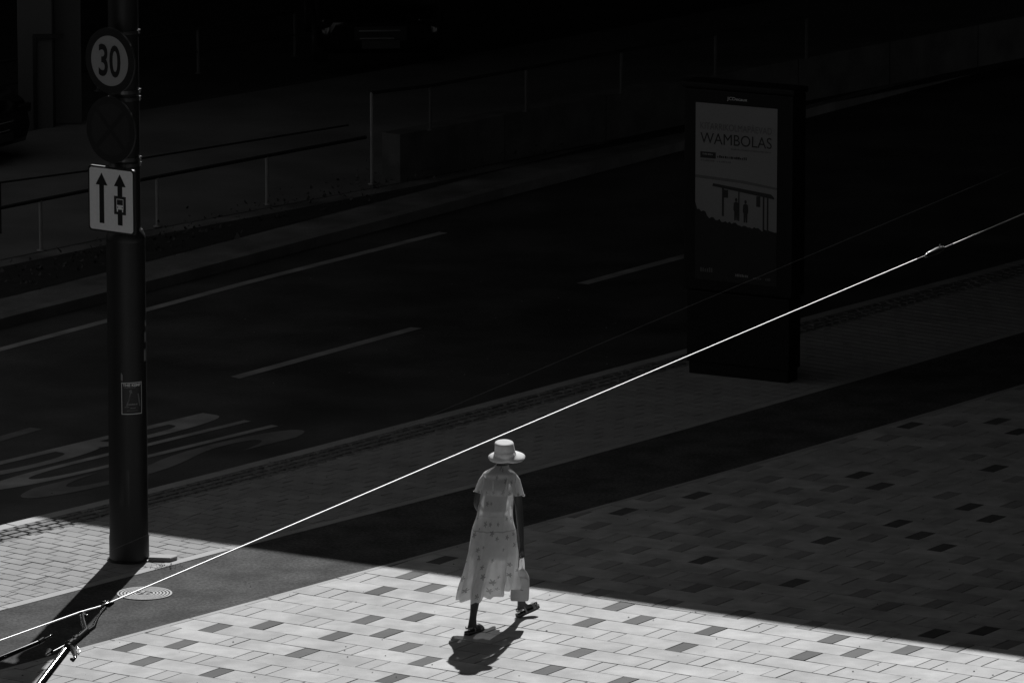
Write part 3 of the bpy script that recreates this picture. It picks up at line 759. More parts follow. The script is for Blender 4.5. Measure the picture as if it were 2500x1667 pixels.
# manhole
MX, MY = -3.347, 58.50
t = thing('manhole_cover', 'round metal manhole cover with concentric rings in the cycle path', 'manhole', (MX, MY, 0))
bm = bmesh.new(); add_lathe(bm, [(0, -.002), (.25, -.002), (.252, -.02)], 64); obj('cover', bm, M['manhole_groove'], t, smooth=True)
for i, r in enumerate((.243, .212, .181, .150, .119, .088)):
    bm = bmesh.new(); add_lathe(bm, [(r-.0105, -.002), (r-.009, .004), (r+.009, .004), (r+.0105, -.002)], 64); obj('raised_ring', bm, M['manhole'], t)
bm = bmesh.new()
for i in range(7):
    a = i*2.4; rr_ = .012+.055*sqrt(i/7); add_box(bm, (rr_*cos(a)-.016, rr_*sin(a)-.012, -.002), (rr_*cos(a)+.016, rr_*sin(a)+.012, .003+.0003*i))
obj('centre_pattern', bm, M['manhole'], t)

# ---------------------------------------------------------------- advertising stand
kd = radians(-28.9); KX, KY = 1.85, 68.547
t = thing('advertising_stand', 'tall black advertising stand with a lit-looking grey concert poster', 'billboard', (KX, KY, 0), kd)
t['label'] = 'tall black advertising stand holding a grey concert poster'
KW, KD = 1.21, .27
bm = bmesh.new(); add_box(bm, (.02, .02, 0), (KW-.02, KD-.02, .135), bev=.006); obj('plinth', bm, M['kiosk'], t)
bm = bmesh.new(); add_box(bm, (0, 0, .135), (KW, KD, .90), bev=.012); obj('pedestal', bm, M['kiosk'], t)
bm = bmesh.new(); add_box(bm, (-.035, -.02, .91), (KW+.035, KD+.02, 3.06), bev=.02); obj('display_case', bm, M['kiosk'], t)
bm = bmesh.new(); add_box(bm, (-.055, -.04, 3.065), (KW+.055, KD+.04, 3.13), bev=.02); obj('roof_cap', bm, M['kiosk'], t)
px0, px1, pz0, pz1 = .105, 1.065, 1.03, 2.915; pw, ph = px1-px0, pz1-pz0
poster = thing('poster', 'grey concert poster inside the advertising stand, reading WAMBOLAS', 'poster', t.location)
poster.rotation_euler = (0, 0, kd)
def K(x, y): return (px0+x*pw, pz0+y*ph)
Y0 = -.0235
bm = bmesh.new(); bm.faces.new([bm.verts.new((K(*p)[0], Y0, K(*p)[1])) for p in ((0, 0), (1, 0), (1, 1), (0, 1))]); obj('sheet', bm, M['poster_sky'], poster)
def pf(name, pts, y, m): return flat(name, [K(*p) for p in pts], Y0-y, m, poster)
rp = random.Random(5)
hill = [(0, 0)] + [(1, 0)] + [(1, .305)] + [(1-i/40, .30+.065*(i/40)+rp.uniform(-.008, .008)+(.03 if i > 34 else 0)) for i in range(1, 40)] + [(0, .44)]
pf('printed_ground', hill, .001, M['poster_dark'])
pf('printed_cloud_band', [(0, .575), (.55, .565), (1, .545), (1, .557), (.6, .580), (0, .592)], .001, M['poster_mid'])
pf('printed_roof', [(.21, .535), (.97, .49), (.97, .50), (.93, .517), (.22, .551)], .002, M['poster_ink'])
for x0, x1, z0, z1 in ((.33, .355, .37, .535), (.53, .545, .35, .52), (.83, .85, .31, .50), (.88, .90, .30, .50)): pf('printed_post', [(x0, z0), (x1, z0), (x1, z1), (x0, z1)], .002, M['poster_ink'])
for x0, x1, z0, z1 in ((.355, .405, .475, .52), (.75, .80, .44, .50)): pf('printed_sign', [(x0, z0), (x1, z0), (x1, z1), (x0, z1)], .002, M['poster_ink'])
for cx, y in ((.505, .352), (.62, .345)):
    pf('printed_person', [(cx-.022, y), (cx-.004, y), (cx, y+.035), (cx+.004, y), (cx+.022, y), (cx+.024, y+.05), (cx+.034, y+.06), (cx+.030, y+.098), (cx+.010, y+.106), (cx-.010, y+.106), (cx-.030, y+.098), (cx-.034, y+.06), (cx-.024, y+.05)], .0025, M['poster_ink'])
    pf('printed_head', [(cx+.015*cos(q*pi/6), y+.117+.0105*sin(q*pi/6)) for q in range(12)], .0026, M['poster_ink'])
def ptext(s, x, y, w_, h_, m, bold=0., name='printed_text'):
    me = fit_text(text_mesh(s, .1, m, bold), w_*pw, h_*ph, 0, 0); X, Z = K(x, y); link(name, standing(me, X, Y0-.003, Z), poster)
ptext('KITARRIKOLMAPÄEVAD', .06, .852, .875, .047, M['poster_mid'])
ptext('WAMBOLAS', .06, .772, .875, .062, M['poster_ink'], .0)
pf('printed_badge', [(.06, .690), (.25, .690), (.25, .725), (.06, .725)], .001, M['poster_ink'])
def gline(x, y, w_, h_, m, n):
    bm = bmesh.new(); rr = random.Random(int(y*1000))
    for i in range(n):
        xa = x+w_*i/n; xb = xa+w_/n*rr.uniform(.5, .85); X0, Z0 = K(xa, y); X1, Z1 = K(xb, y+h_*rr.uniform(.6, 1.))
        bm.faces.new([bm.verts.new(v) for v in ((X0, Y0-.003, Z0), (X1, Y0-.003, Z0), (X1, Y0-.003, Z1), (X0, Y0-.003, Z1))])
    obj('print_line', bm, m, poster)
gline(.44, .748, .49, .010, M['poster_mid'], 30); gline(.27, .697, .37, .016, M['poster_ink'], 16); gline(.27, .672, .17, .010, M['poster_mid'], 8); gline(.07, .672, .17, .010, M['poster_mid'], 8)
gline(.09, .708, .13, .010, M['greyprint'], 6); gline(.07, .045, .16, .03, M['poster_mid'], 6); gline(.50, .035, .16, .016, M['greyprint'], 8); gline(.72, .03, .1, .012, M['poster_mid'], 5); gline(.87, .028, .07, .02, M['poster_mid'], 3)
me = fit_text(text_mesh('JCDecaux', .1, M['white'], .0), .235, .044, 0, 0); link('maker_lettering', standing(me, .475, -.024, 2.955), t)

# ---------------------------------------------------------------- overhead wires
Zw = 5.8
w1 = thing('overhead_wire', 'bright tensioned wire crossing the whole view, with a turnbuckle at its right end', 'wire', (0, 38.357, Zw), 0, 'overhead wires')
O = Vector((0, 38.357, Zw))
def wseg(name, pts, r, m, parent):
    bm = bmesh.new(); add_tube(bm, [Vector(p)-O for p in pts], r, 16); return obj(name, bm, m, parent, smooth=True)
wseg('wire_strand', [(-7.5, 25.0, Zw), (-2.647, 33.162, Zw), (-2.271, 33.793, Zw), (-2.165, 33.931, Zw)], .0040, M['wire'], w1)
wseg('wire_strand', [(-2.155, 33.95, Zw), (-1.464, 35.358, Zw), (0, 38.357, Zw), (1.721, 41.865, Zw), (2.741, 43.936, Zw)], .0040, M['wire'], w1)
wseg('wire_strand', [(3.022, 44.504, Zw), (3.602, 45.69, Zw), (9.0, 56.9, Zw)], .0040, M['wire'], w1)
d = (Vector((3.022, 44.504, Zw))-Vector((2.741, 43.936, Zw))); p0 = Vector((2.741, 43.936, Zw))
wseg('threaded_rod', [p0+d*f for f in (0, .28)], .0030, M['steel'], w1); wseg('threaded_rod', [p0+d*f for f in (.74, 1.0)], .0030, M['steel'], w1)
bm = bmesh.new(); q = [p0+d*f-O for f in (.24, .3, .42, .55, .70, .76)]; add_tube(bm, q, [.006, .018, .020, .024, .018, .005], 10); ins = obj('turnbuckle_body', bm, M['black'], w1, smooth=True)
bm = bmesh.new(); u = Vector((0, 0, .016)); add_tube(bm, [p0+d*.24-O-u, p0+d*.30-O+u*1.3], .004, 8); add_tube(bm, [p0+d*.34-O+Vector((0, -.02, .004)), p0+d*.47-O+Vector((0, -.02, .010))], .004, 8)
add_tube(bm, [p0+d*.62-O+u, p0+d*.64-O+u*2.2], .006, 8); add_tube(bm, [p0+d*.66-O+u*.3, p0+d*.74-O+u*.6], .004, 8); obj('turnbuckle_fitting', bm, M['steel'], ins)
w2 = thing('overhead_wire', 'thin faint wire above and behind the bright one, crossing the advertising stand', 'wire', (0, 39.8, Zw), 0, 'overhead wires')
O2 = Vector((0, 39.8, Zw)); bm = bmesh.new(); add_tube(bm, [Vector(p)-O2 for p in ((-8, 23.0, Zw), (-2.058, 35.513, Zw), (2.593, 45.279, Zw), (9, 58.7, Zw))], .0008, 6); obj('wire_strand', bm, M['wire_dark'], w2)
# bracket assembly: everything lies a little below the wire
BR = Vector((-2.2525, 33.2776, 5.8))
t = thing('wire_bracket', 'tubular steel arm with clamps holding the bright overhead wire', 'bracket', BR)
def bt(name, pts, r, m, seg=14, parent=None, smooth=True):
    bm = bmesh.new(); add_tube(bm, [p-BR for p in pts], r, seg); return obj(name, bm, m, parent or t, smooth=smooth)
tube = bt('arm_tube', [Vector((-2.5137, 32.183, 5.63)), Vector((-2.278, 33.0828, 5.8))], .021, M['gloss'])
bt('tube_sleeve', [Vector((-2.2881, 33.0125, 5.8)), Vector((-2.2151, 33.3579, 5.8))], .021, M['gloss'])
bt('sleeve_collar', [Vector((-2.2841, 33.0476, 5.8)), Vector((-2.2734, 33.1092, 5.8))], .026, M['gloss']); bt('sleeve_collar', [Vector((-2.2636, 33.1534, 5.8)), Vector((-2.2558, 33.1976, 5.8))], .025, M['gloss'])
bt('arm_link', [Vector((-2.2192, 33.3222, 5.8)), Vector((-2.1823, 33.4476, 5.8)), Vector((-2.1748, 33.6374, 5.8)), Vector((-2.1633, 33.7651, 5.8)), Vector((-2.1484, 33.8753, 5.8))], [.014, .012, .009, .009, .011], M['gloss'])
bt('arm_link', [Vector((-2.2601, 33.7285, 5.8)), Vector((-2.2432, 33.5648, 5.8)), Vector((-2.2092, 33.3311, 5.8))], [.010, .014, .012], M['gloss'])
bt('wire_clamp', [Vector((-2.1658, 33.9122, 5.8)), Vector((-2.1394, 33.9399, 5.8)), Vector((-2.1123, 33.9954, 5.8))], [.009, .017, .008], M['gloss']); 
c1 = bt('clamp_plate', [Vector((-2.165, 34.0047, 5.8)), Vector((-2.1324, 33.9676, 5.8))], .009, M['gloss'])
for pa, pb in (((-2.1582, 34.0186, 5.8), (-2.1545, 34.0465, 5.8)), ((-2.1446, 34.0094, 5.8), (-2.1409, 34.0372, 5.8)), ((-2.1327, 33.9908, 5.8), (-2.1289, 34.0186, 5.8))): bt('bolt', [Vector(pa), Vector(pb)], .0028, M['steel'], 6, c1)
bt('wire_clamp', [Vector((-2.2769, 33.7559, 5.8)), Vector((-2.2532, 33.7559, 5.8)), Vector((-2.2411, 33.7011, 5.8))], [.009, .014, .008], M['gloss'])
for pa, pb in (((-2.2653, 33.7926, 5.8), (-2.2594, 33.8018, 5.8)), ((-2.2494, 33.7468, 5.8), (-2.2435, 33.7559, 5.8)), ((-2.2348, 33.7194, 5.8), (-2.2289, 33.7285, 5.8)), ((-2.2511, 33.6374, 5.8), (-2.2452, 33.6465, 5.8))): bt('bolt', [Vector(pa), Vector(pb)], .0028, M['steel'], 6)
bt('side_rod', [Vector((-2.3566, 32.9338, 5.8)), Vector((-2.2918, 33.1004, 5.8))], .0035, M['steel'])
bt('rod_end', [Vector((-2.389, 32.8554, 5.8)), Vector((-2.3782, 32.9425, 5.8)), Vector((-2.3644, 32.925, 5.8))], [.006, .016, .006], M['gloss'])
bt('hook', [Vector((-2.2692, 33.0125, 5.8)), Vector((-2.2487, 32.925, 5.8)), Vector((-2.2356, 32.8206, 5.8)), Vector((-2.2431, 32.7428, 5.8)), Vector((-2.2532, 32.7687, 5.8))], [.014, .016, .009, .009, .008], M['gloss'])
bt('shackle', [Vector((-2.2413, 32.9076, 5.8)), Vector((-2.2222, 32.8728, 5.8)), Vector((-2.2215, 32.96, 5.8)), Vector((-2.2354, 33.0125, 5.8)), Vector((-2.2464, 32.9862, 5.8))], .0045, M['steel'], 8)
RB = Vector((-2.5096, 33.0125, 5.8))
t2 = thing('insulated_rod', 'dark insulated rod at the left edge beside the bright steel arm', 'rod', RB)
def rt(name, pts, r, m, seg=14):
    bm = bmesh.new(); add_tube(bm, [p-RB for p in pts], r, seg); return obj(name, bm, m, t2, smooth=True)
rt('rod', [Vector((-2.7433, 32.7586, 5.74)), Vector((-2.6278, 32.8977, 5.77)), Vector((-2.4495, 33.118, 5.8))], [.017, .016, .012], M['gloss'])
rt('rod_cap', [Vector((-2.4459, 33.1269, 5.8)), Vector((-2.427, 33.1888, 5.8))], .013, M['gloss']); rt('rod_tip', [Vector((-2.4263, 33.1799, 5.8)), Vector((-2.3916, 33.2598, 5.8))], .006, M['gloss']); rt('tip_ball', [Vector((-2.3973, 33.2509, 5.8)), Vector((-2.3922, 33.2687, 5.8)), Vector((-2.3849, 33.2865, 5.8))], [.004, .009, .004], M['gloss'])

# ---------------------------------------------------------------- the woman
F = Vector((-.08, 57.40, 0))
per = thing('person', 'woman in floral dress and white straw hat walking away with a bag in hand', 'person', F)
verts = []; edges = []; rad = []
def V(co, r, par=None):
    verts.append(Vector(co)); rad.append(r); i = len(verts)-1
    if par is not None: edges.append((par, i))
    return i
pel = V((-.08, -.03, .87), .125)
sp1 = V((-.078, -.015, .98), .112, pel); sp2 = V((-.068, .0, 1.10), .108, sp1); ch = V((-.048, .02, 1.22), .115, sp2); nb = V((-.03, .035, 1.335), .078, ch)
nk = V((-.012, .065, 1.395), .05, nb); hd0 = V((.008, .085, 1.45), .055, nk)
def chain(start, pts):
    p = start
    for c, r in pts: p = V(c, r, p)
    return p
# legs: rear left foot flat, right heel striking ahead
aL = chain(pel, [((-.16, -.06, .80), .088), ((-.185, -.15, .62), .072), ((-.215, -.27, .46), .052), ((-.243, -.345, .33), .050), ((-.258, -.40, .20), .036), ((-.275, -.435, .10), .028)])
chain(aL, [((-.262, -.415, .05), .030), ((-.225, -.35, .034), .032), ((-.192, -.295, .024), .024)])
V((-.298, -.465, .04), .028, aL)
aR = chain(pel, [((0, -.01, .80), .088), ((.055, .045, .63), .072), ((.10, .10, .47), .053), ((.135, .13, .34), .050), ((.152, .165, .22), .037), ((.162, .19, .125), .028)])
chain(aR, [((.195, .215, .085), .030), ((.255, .26, .088), .030), ((.305, .30, .108), .023)])
V((.142, .175, .055), .028, aR)
# arms
sR = V((.100, .055, 1.292), .047, nb); eR = chain(sR, [((.125, .045, 1.18), .046), ((.140, .035, 1.05), .037), ((.15, .005, .93), .036), ((.160, -.035, .80), .028), ((.166, -.06, .715), .021)])
hR = chain(eR, [((.168, -.068, .675), .026)])
for (dx, dy, ln, cl) in ((-.020, .012, .055, .6), (-.006, -.004, .062, .7), (.008, -.008, .060, .8), (.020, -.002, .048, .9)):
    b0 = V((.168+dx*.9, -.070+dy, .640), .0095, hR)
    b1 = V((.168+dx, -.066+dy+.010, .640-ln*.42), .0085, b0); V((.161+dx*.9, -.083+dy-.004, .640-ln*.55), .0075, b1)
th = V((.153, -.090, .668), .011, hR); V((.146, -.096, .645), .009, th)
sL = V((-.160, .03, 1.292), .047, nb); eL = chain(sL, [((-.205, .01, 1.19), .045), ((-.236, -.005, 1.08), .036), ((-.20, .09, 1.00), .034), ((-.14, .20, .96), .026), ((-.115, .245, .95), .020)])
hL = chain(eL, [((-.10, .275, .945), .026)])
for i in range(4): b0 = V((-.098+.010*i-.012, .305, .952-.016*i+.012), .0090, hL); V((-.085+.006*i, .335, .945-.016*i+.008), .0080, b0)
th = V((-.118, .285, .965), .010, hL); V((-.112, .315, .972), .009, th)
me = bpy.data.meshes.new('body'); me.from_pydata([tuple(v) for v in verts], edges, [])
bo = bpy.data.objects.new('tmp_body', me); COL.objects.link(bo)
md = bo.modifiers.new('s', 'SKIN'); md.use_smooth_shade = True
for i, r in enumerate(rad): me.skin_vertices[0].data[i].radius = (r, r*(.82 if i in (pel, sp1, sp2, ch) else 1))
me.skin_vertices[0].data[pel].use_root = True
bo.modifiers.new('u', 'SUBSURF').levels = 2
bpy.context.view_layer.update()
m2 = bpy.data.meshes.new_from_object(bo.evaluated_get(bpy.context.evaluated_depsgraph_get()))
bpy.data.objects.remove(bo)
bm = bmesh.new(); bm.from_mesh(m2)
HC = Vector((.022, .10, 1.505)); face = Vector((.45, .89, 0)).normalized(); side = Vector((face.y, -face.x, 0))
def ell(c, rx, ry, rz, seg=20):
    r = bmesh.ops.create_uvsphere(bm, u_segments=seg, v_segments=seg//2+2, radius=1)
    for v in r['verts']: v.co = c + side*v.co.x*rx + face*v.co.y*ry + Vector((0, 0, v.co.z*rz))
ell(HC, .074, .094, .112); ell(HC+face*.03+Vector((0, 0, -.06)), .052, .055, .055)
ell(HC+face*.098+Vector((0, 0, -.012)), .011, .018, .024, 10); ell(HC+face*.093+Vector((0, 0, -.052)), .024, .010, .008, 10)
for s in (-1, 1):
    ell(HC+side*s*.070+Vector((0, 0, -.025)), .010, .016, .026, 10)
me = bpy.data.meshes.new('body_raw'); bm.to_mesh(me); bm.free()
bo = bpy.data.objects.new('tmp_body', me); COL.objects.link(bo)
rm = bo.modifiers.new('r', 'REMESH'); rm.mode = 'VOXEL'; rm.voxel_size = .0058; rm.use_smooth_shade = True
sm = bo.modifiers.new('sm', 'SMOOTH'); sm.factor = .5; sm.iterations = 2
bpy.context.view_layer.update()
body_me = bpy.data.meshes.new_from_object(bo.evaluated_get(bpy.context.evaluated_depsgraph_get())); bpy.data.objects.remove(bo)
body_me.materials.clear(); body_me.materials.append(M['skin'])
for p in body_me.polygons: p.use_smooth = True
link('body', body_me, per)
bm = bmesh.new()
for s in (-1, 1):
    r = bmesh.ops.create_uvsphere(bm, u_segments=10, v_segments=8, radius=.011)
    for v in r['verts']: v.co = HC+side*s*.030+face*.082+Vector((0, 0, .012))+v.co
obj('eyes', bm, M['white'], per, smooth=True)
# hair under the hat
bm = bmesh.new(); r = bmesh.ops.create_uvsphere(bm, u_segments=24, v_segments=16, radius=1)
for v in list(r['verts']):
    q = v.co.copy(); v.co = HC - face*.012 + side*q.x*.074 + face*q.y*.088 + Vector((0, 0, .0+q.z*.106))
    v.co += v.co.normalized()*0 + Vector((noise.noise(v.co*60)*.005, noise.noise(v.co*60+Vector((5, 5, 5)))*.005, 0))
bmesh.ops.delete(bm, geom=[v for v in bm.verts if (v.co-HC).dot(face) > .045 or v.co.z < HC.z-.075], context='VERTS')
obj('hair', bm, M['hair'], per, smooth=True)

def with_uv(me, fn):
    uv = me.uv_layers.new(name='UVMap')
    for lp in me.loops:
        uv.data[lp.index].uv = fn[lp.vertex_index]
    return me
def loft(rings_def, seg, fold, skew=0.):
    """rings_def: (z, cx, cy, rx, ry, foldamp); returns bmesh plus uv per vertex"""
    bm = bmesh.new(); uvs = []; rings = []
    for z, cx, cy, rx, ry, fa in rings_def:
        rg = []
        for k in range(seg):
            a = 2*pi*k/seg; f = fold(a, z)*fa
            zz = z + (fold(a*1.0+1.3, z)*fa*.25)
            rg.append(bm.verts.new((cx+(rx+f)*cos(a)+skew*max(0., min(1., (.9-z)/.5))*sin(a), cy+(ry+f)*sin(a), zz))); uvs.append((a*.26, z))
        rings.append(rg)
    for r0, r1 in zip(rings, rings[1:]):
        for k in range(seg): bm.faces.new((r0[k], r0[(k+1) % seg], r1[(k+1) % seg], r1[k]))
    return bm, uvs, rings
def interp(defs, n):
    """smooth refinement of ring definitions (Catmull-Rom)"""
    out = []
    for i in range(len(defs)-1):
        p0 = defs[max(i-1, 0)]; p1 = defs[i]; p2 = defs[i+1]; p3 = defs[min(i+2, len(defs)-1)]
        for s in range(n):
            t_ = s/n
            out.append(tuple(.5*((2*b)+(-a+c)*t_+(2*a-5*b+4*c-d_)*t_*t_+(-a+3*b-3*c+d_)*t_**3) for a, b, c, d_ in zip(p0, p1, p2, p3)))
    out.append(defs[-1]); return out
def fold(a, z):
    lo = max(0., min(1., (1.0-z)/.6))
    return (cos(8*a+.6+z*1.5)*.75 + cos(17*a+2.1-z*2)*.6 + cos(3*a+1.2)*.4)*(.3+lo*1.25) + noise.noise(Vector((cos(a)*3, sin(a)*3, z*7)))*.6
dress_def = [
 (1.425, -.008, .064, .060, .060, .001), (1.400, -.018, .055, .076, .074, .001), (1.378, -.026, .046, .112, .086, .002), (1.352, -.032, .040, .145, .094, .003), (1.315, -.034, .04, .156, .094, .004), (1.26, -.042, .03, .156, .106, .005),
 (1.17, -.055, .015, .158, .114, .007), (1.08, -.066, .0, .157, .114, .008), (1.00, -.074, -.01, .160, .118, .008), (.93, -.080, -.02, .172, .135, .010), (.84, -.083, -.035, .195, .160, .012),
 (.72, -.088, -.065, .205, .195, .015), (.60, -.100, -.105, .214, .245, .020), (.48, -.116, -.14, .222, .285, .026), (.38, -.132, -.165, .228, .310, .030), (.305, -.137, -.172, .230, .315, .031)]
bm, uvs, rings = loft(interp(dress_def, 4), 96, fold, .065)
# uneven hem: lower at the back left, lifted over the stepping leg
for k, v in enumerate(rings[-1]):
    pass
for rg in rings[-9:]:
    for k, v in enumerate(rg):
        a = 2*pi*k/96; wgt = (.48-v.co.z)/.17 if v.co.z < .48 else 0
        v.co.z += wgt*(.055*max(0, cos(a-radians(-25)))**2 + .07*max(0, cos(a-radians(150)))**2 - .02*max(0, cos(a-radians(235))))
# sleeves
def sleeve(bm, uvs, pts, rads, seg=28):
    base = []
    pts = [Vector(p) for p in pts]
    for i, p in enumerate(pts):
        d = (pts[min(i+1, len(pts)-1)]-pts[max(0, i-1)]).normalized(); a_ = d.cross(Vector((0, 1, 0))).normalized(); b_ = a_.cross(d)
        rg = []
        for k in range(seg):
            an = 2*pi*k/seg; r = rads[i]*(1+.05*cos(6*an+i)*(i/len(pts))); rg.append(bm.verts.new(p+(a_*cos(an)+b_*sin(an))*r)); uvs.append((an*.07+3, i*.03))
        base.append(rg)
    for r0, r1 in zip(base, base[1:]):
        for k in range(seg): bm.faces.new((r0[k], r0[(k+1) % seg], r1[(k+1) % seg], r1[k]))
sleeve(bm, uvs, [(.055, .05, 1.335), (.085, .05, 1.315), (.108, .048, 1.28), (.122, .045, 1.235), (.134, .042, 1.18), (.140, .040, 1.150)], [.028, .044, .047, .046, .047, .049])
sleeve(bm, uvs, [(-.115, .04, 1.335), (-.150, .035, 1.315), (-.175, .025, 1.28), (-.196, .015, 1.24), (-.212, .008, 1.20), (-.218, .004, 1.18)], [.028, .042, .044, .043, .043, .045])
bm.verts.index_update(); order = {v: i for i, v in enumerate(bm.verts)}
me = mesh_of(bm, 'dress', M['dress'], True)
dr = link('dress', with_uv(me, uvs), per)
# cuff bows and trims
def blob(name, c, r, m, parent, seed, n=7):
    bm = bmesh.new(); rr = random.Random(seed)
    for i in range(n):
        p = Vector(c)+Vector((rr.uniform(-1, 1), rr.uniform(-.6, .6), rr.uniform(-1.2, 1)))*r*.7; q = p+Vector((rr.uniform(-1, 1), rr.uniform(-1, 1), rr.uniform(-1, 1)))*r*.8
        add_tube(bm, [p, (p+q)/2, q], [r*.28, r*.4, r*.2], 8)
    me = mesh_of(bm, name, m, True); with_uv(me, [(v.co.x, v.co.z) for v in me.vertices]); link(name, me, parent)
blob('sleeve_ruffle', (.186, .04, 1.150), .012, M['slip'], dr, 3); blob('sleeve_ruffle', (-.257, .0, 1.200), .010, M['slip'], dr, 4)
# underwear band, straps and slip seen through the sheer cloth
bm, uvs, _ = loft([(1.215, -.05, .022, .134, .094, 0), (1.19, -.053, .018, .136, .098, 0), (1.165, -.056, .014, .134, .099, 0)], 48, lambda a, z: 0)
for x0, x1 in (((-.09, -.068, 1.20), (-.085, -.005, 1.345)), ((.02, -.066, 1.20), (.045, -.0, 1.345))):
    add_tube(bm, [x0, ((x0[0]+x1[0])/2, -.075, (x0[2]+x1[2])/2), x1], .0075, 6)
me = mesh_of(bm, 'bra', M['slip'], True); with_uv(me, [(v.co.x, v.co.z) for v in me.vertices]); link('bra', me, per)
bm, uvs, _ = loft(interp([(1.03, -.075, -.005, .132, .106, .002), (.93, -.083, -.02, .155, .124, .004), (.84, -.083, -.03, .186, .143, .006), (.72, -.088, -.06, .190, .165, .010), (.62, -.098, -.075, .192, .190, .012)], 4), 72, fold)
me = mesh_of(bm, 'slip', M['slip'], True); link('slip', with_uv(me, uvs), per)

# hat
HT_ = Vector((.018, .092, 0)); bm = bmesh.new(); uvs = []
prof0 = [(.0, 1.663), (.045, 1.663), (.070, 1.662), (.081, 1.656), (.085, 1.644), (.088, 1.60), (.0925, 1.55), (.0975, 1.515)]
prof = [(r, 1.515+(z-1.515)*.74) for r, z in prof0]
seg = 64; rings = []
def hatpt(r, z, a, brim):
    # brim wide to the front right and left, narrow and turned down at the back
    fa = a - atan2(face.y, face.x)
    if brim:
        wd_ = .012+.070*max(0, cos(a-radians(15)))**.8 + .036*max(0, cos(a-radians(182)))**.8 + .04*max(0, cos(a-radians(95))) ; rr = r + wd_*brim
        zz = z + .15*(rr*1.08*sin(a)) - .004 - .030*brim*brim
        return Vector((HT_.x+rr*cos(a), HT_.y+rr*sin(a), zz))
    lean = (z-1.515)*.06
    return Vector((HT_.x-.012*(z-1.51)/.15+r*cos(a), HT_.y+r*1.08*sin(a), z+.15*r*sin(a)))
for r, z in prof: rings.append([bm.verts.new(hatpt(max(r, .0005), z, 2*pi*k/seg, 0)) for k in range(seg)]); uvs += [(k/seg*.6, z if r > .07 else r) for k in range(seg)]
for b_ in (.15, .4, .7, 1.0): rings.append([bm.verts.new(hatpt(.0975, 1.512, 2*pi*k/seg, b_)) for k in range(seg)]); uvs += [(k/seg*.6, 1.5-b_*.09) for k in range(seg)]
for b_ in (1.0, .6, .15): rings.append([bm.verts.new(hatpt(.0955, 1.508, 2*pi*k/seg, b_)) for k in range(seg)]); uvs += [(k/seg*.6, 1.5-b_*.09) for k in range(seg)]
for r0, r1 in zip(rings, rings[1:]):
    for k in range(seg): bm.faces.new((r0[k], r0[(k+1) % seg], r1[(k+1) % seg], r1[k]))
me = mesh_of(bm, 'hat', M['straw'], True); hat = link('hat', with_uv(me, uvs), per)
bm = bmesh.new(); add_lathe(bm, [(.0985, 1.516), (.0970, 1.535)], 48, (HT_.x-.001, HT_.y, 0), sy=1.08); me = mesh_of(bm, 'hat_band', M['slip'], True); link('hat_band', with_uv(me, [(v.co.x, v.co.z) for v in me.vertices]), hat)

# sandals
def sandal(heel, toe, up):
    """sole from heel to toe; both are points at the bottom of the sole"""
    h, t_ = Vector(heel), Vector(toe); d = t_-h; L_ = d.length; d.normalize(); s = d.cross(Vector((0, 0, 1))).normalized(); n = s.cross(d).normalized()
    outline = [(0, .026), (.03, .031), (.09, .030), (.15, .038), (.20, .040), (.235, .028), (.25, .004)]
    pts = [(x*L_/.25, y) for x, y in outline] + [(x*L_/.25, -y) for x, y in reversed(outline[:-1])]
    o_ = thing
    def slab_(name, z0, z1, m, parent, grow=1.):
        bm = bmesh.new(); lo = [bm.verts.new(h+d*(x)+s*y*grow+n*(z0+.0*x)) for x, y in pts]; hi = [bm.verts.new(h+d*x+s*y*grow+n*(z1+(.006 if x < .06 else 0))) for x, y in pts]
        bm.faces.new(lo); bm.faces.new(hi)
        for i in range(len(pts)): bm.faces.new((lo[i], lo[(i+1) % len(pts)], hi[(i+1) % len(pts)], hi[i]))
        return obj(name, bm, m, parent)
    so = slab_('sandal', 0, .010, M['sole'], per, 1.03); slab_('midsole', .0105, .022, M['soleband'], so, 1.0); slab_('insole', .0225, .026, M['sole'], so, .96)
    def strap(x, wid, hgt, thick, tilt=0.):
        bm = bmesh.new(); n_ = 14; r0 = []; r1 = []
        for i in range(n_+1):
            a = pi*i/n_; p = h+d*(x+tilt*sin(a))+s*cos(a)*wid+n*(.018+sin(a)*hgt); r0.append(bm.verts.new(p-d*thick)); r1.append(bm.verts.new(p+d*thick+n*.001))
        for i in range(n_): bm.faces.new((r0[i], r0[i+1], r1[i+1], r1[i]))
        obj('strap', bm, M['strap'], so)
    strap(.175*L_/.25, .040, .050, .014); strap(.205*L_/.25, .039, .036, .007); strap(.085*L_/.25, .036, .080, .009, -.01)
    bm = bmesh.new(); ring0 = []; ring1 = []       # heel strap
    for i in range(13):
        a = pi*.5+pi*i/12; p = h+d*(.045+.042*cos(a))+s*.034*sin(a)+n*.062; ring0.append(bm.verts.new(p-n*.008)); ring1.append(bm.verts.new(p+n*.008))
    for i in range(12): bm.faces.new((ring0[i], ring0[i+1], ring1[i+1], ring1[i]))
    obj('heel_strap', bm, M['strap'], so)
sandal((-.322, -.50, .0), (-.180, -.27, .0), 0)
sandal((.130, .155, .004), (.325, .305, .070), 0)

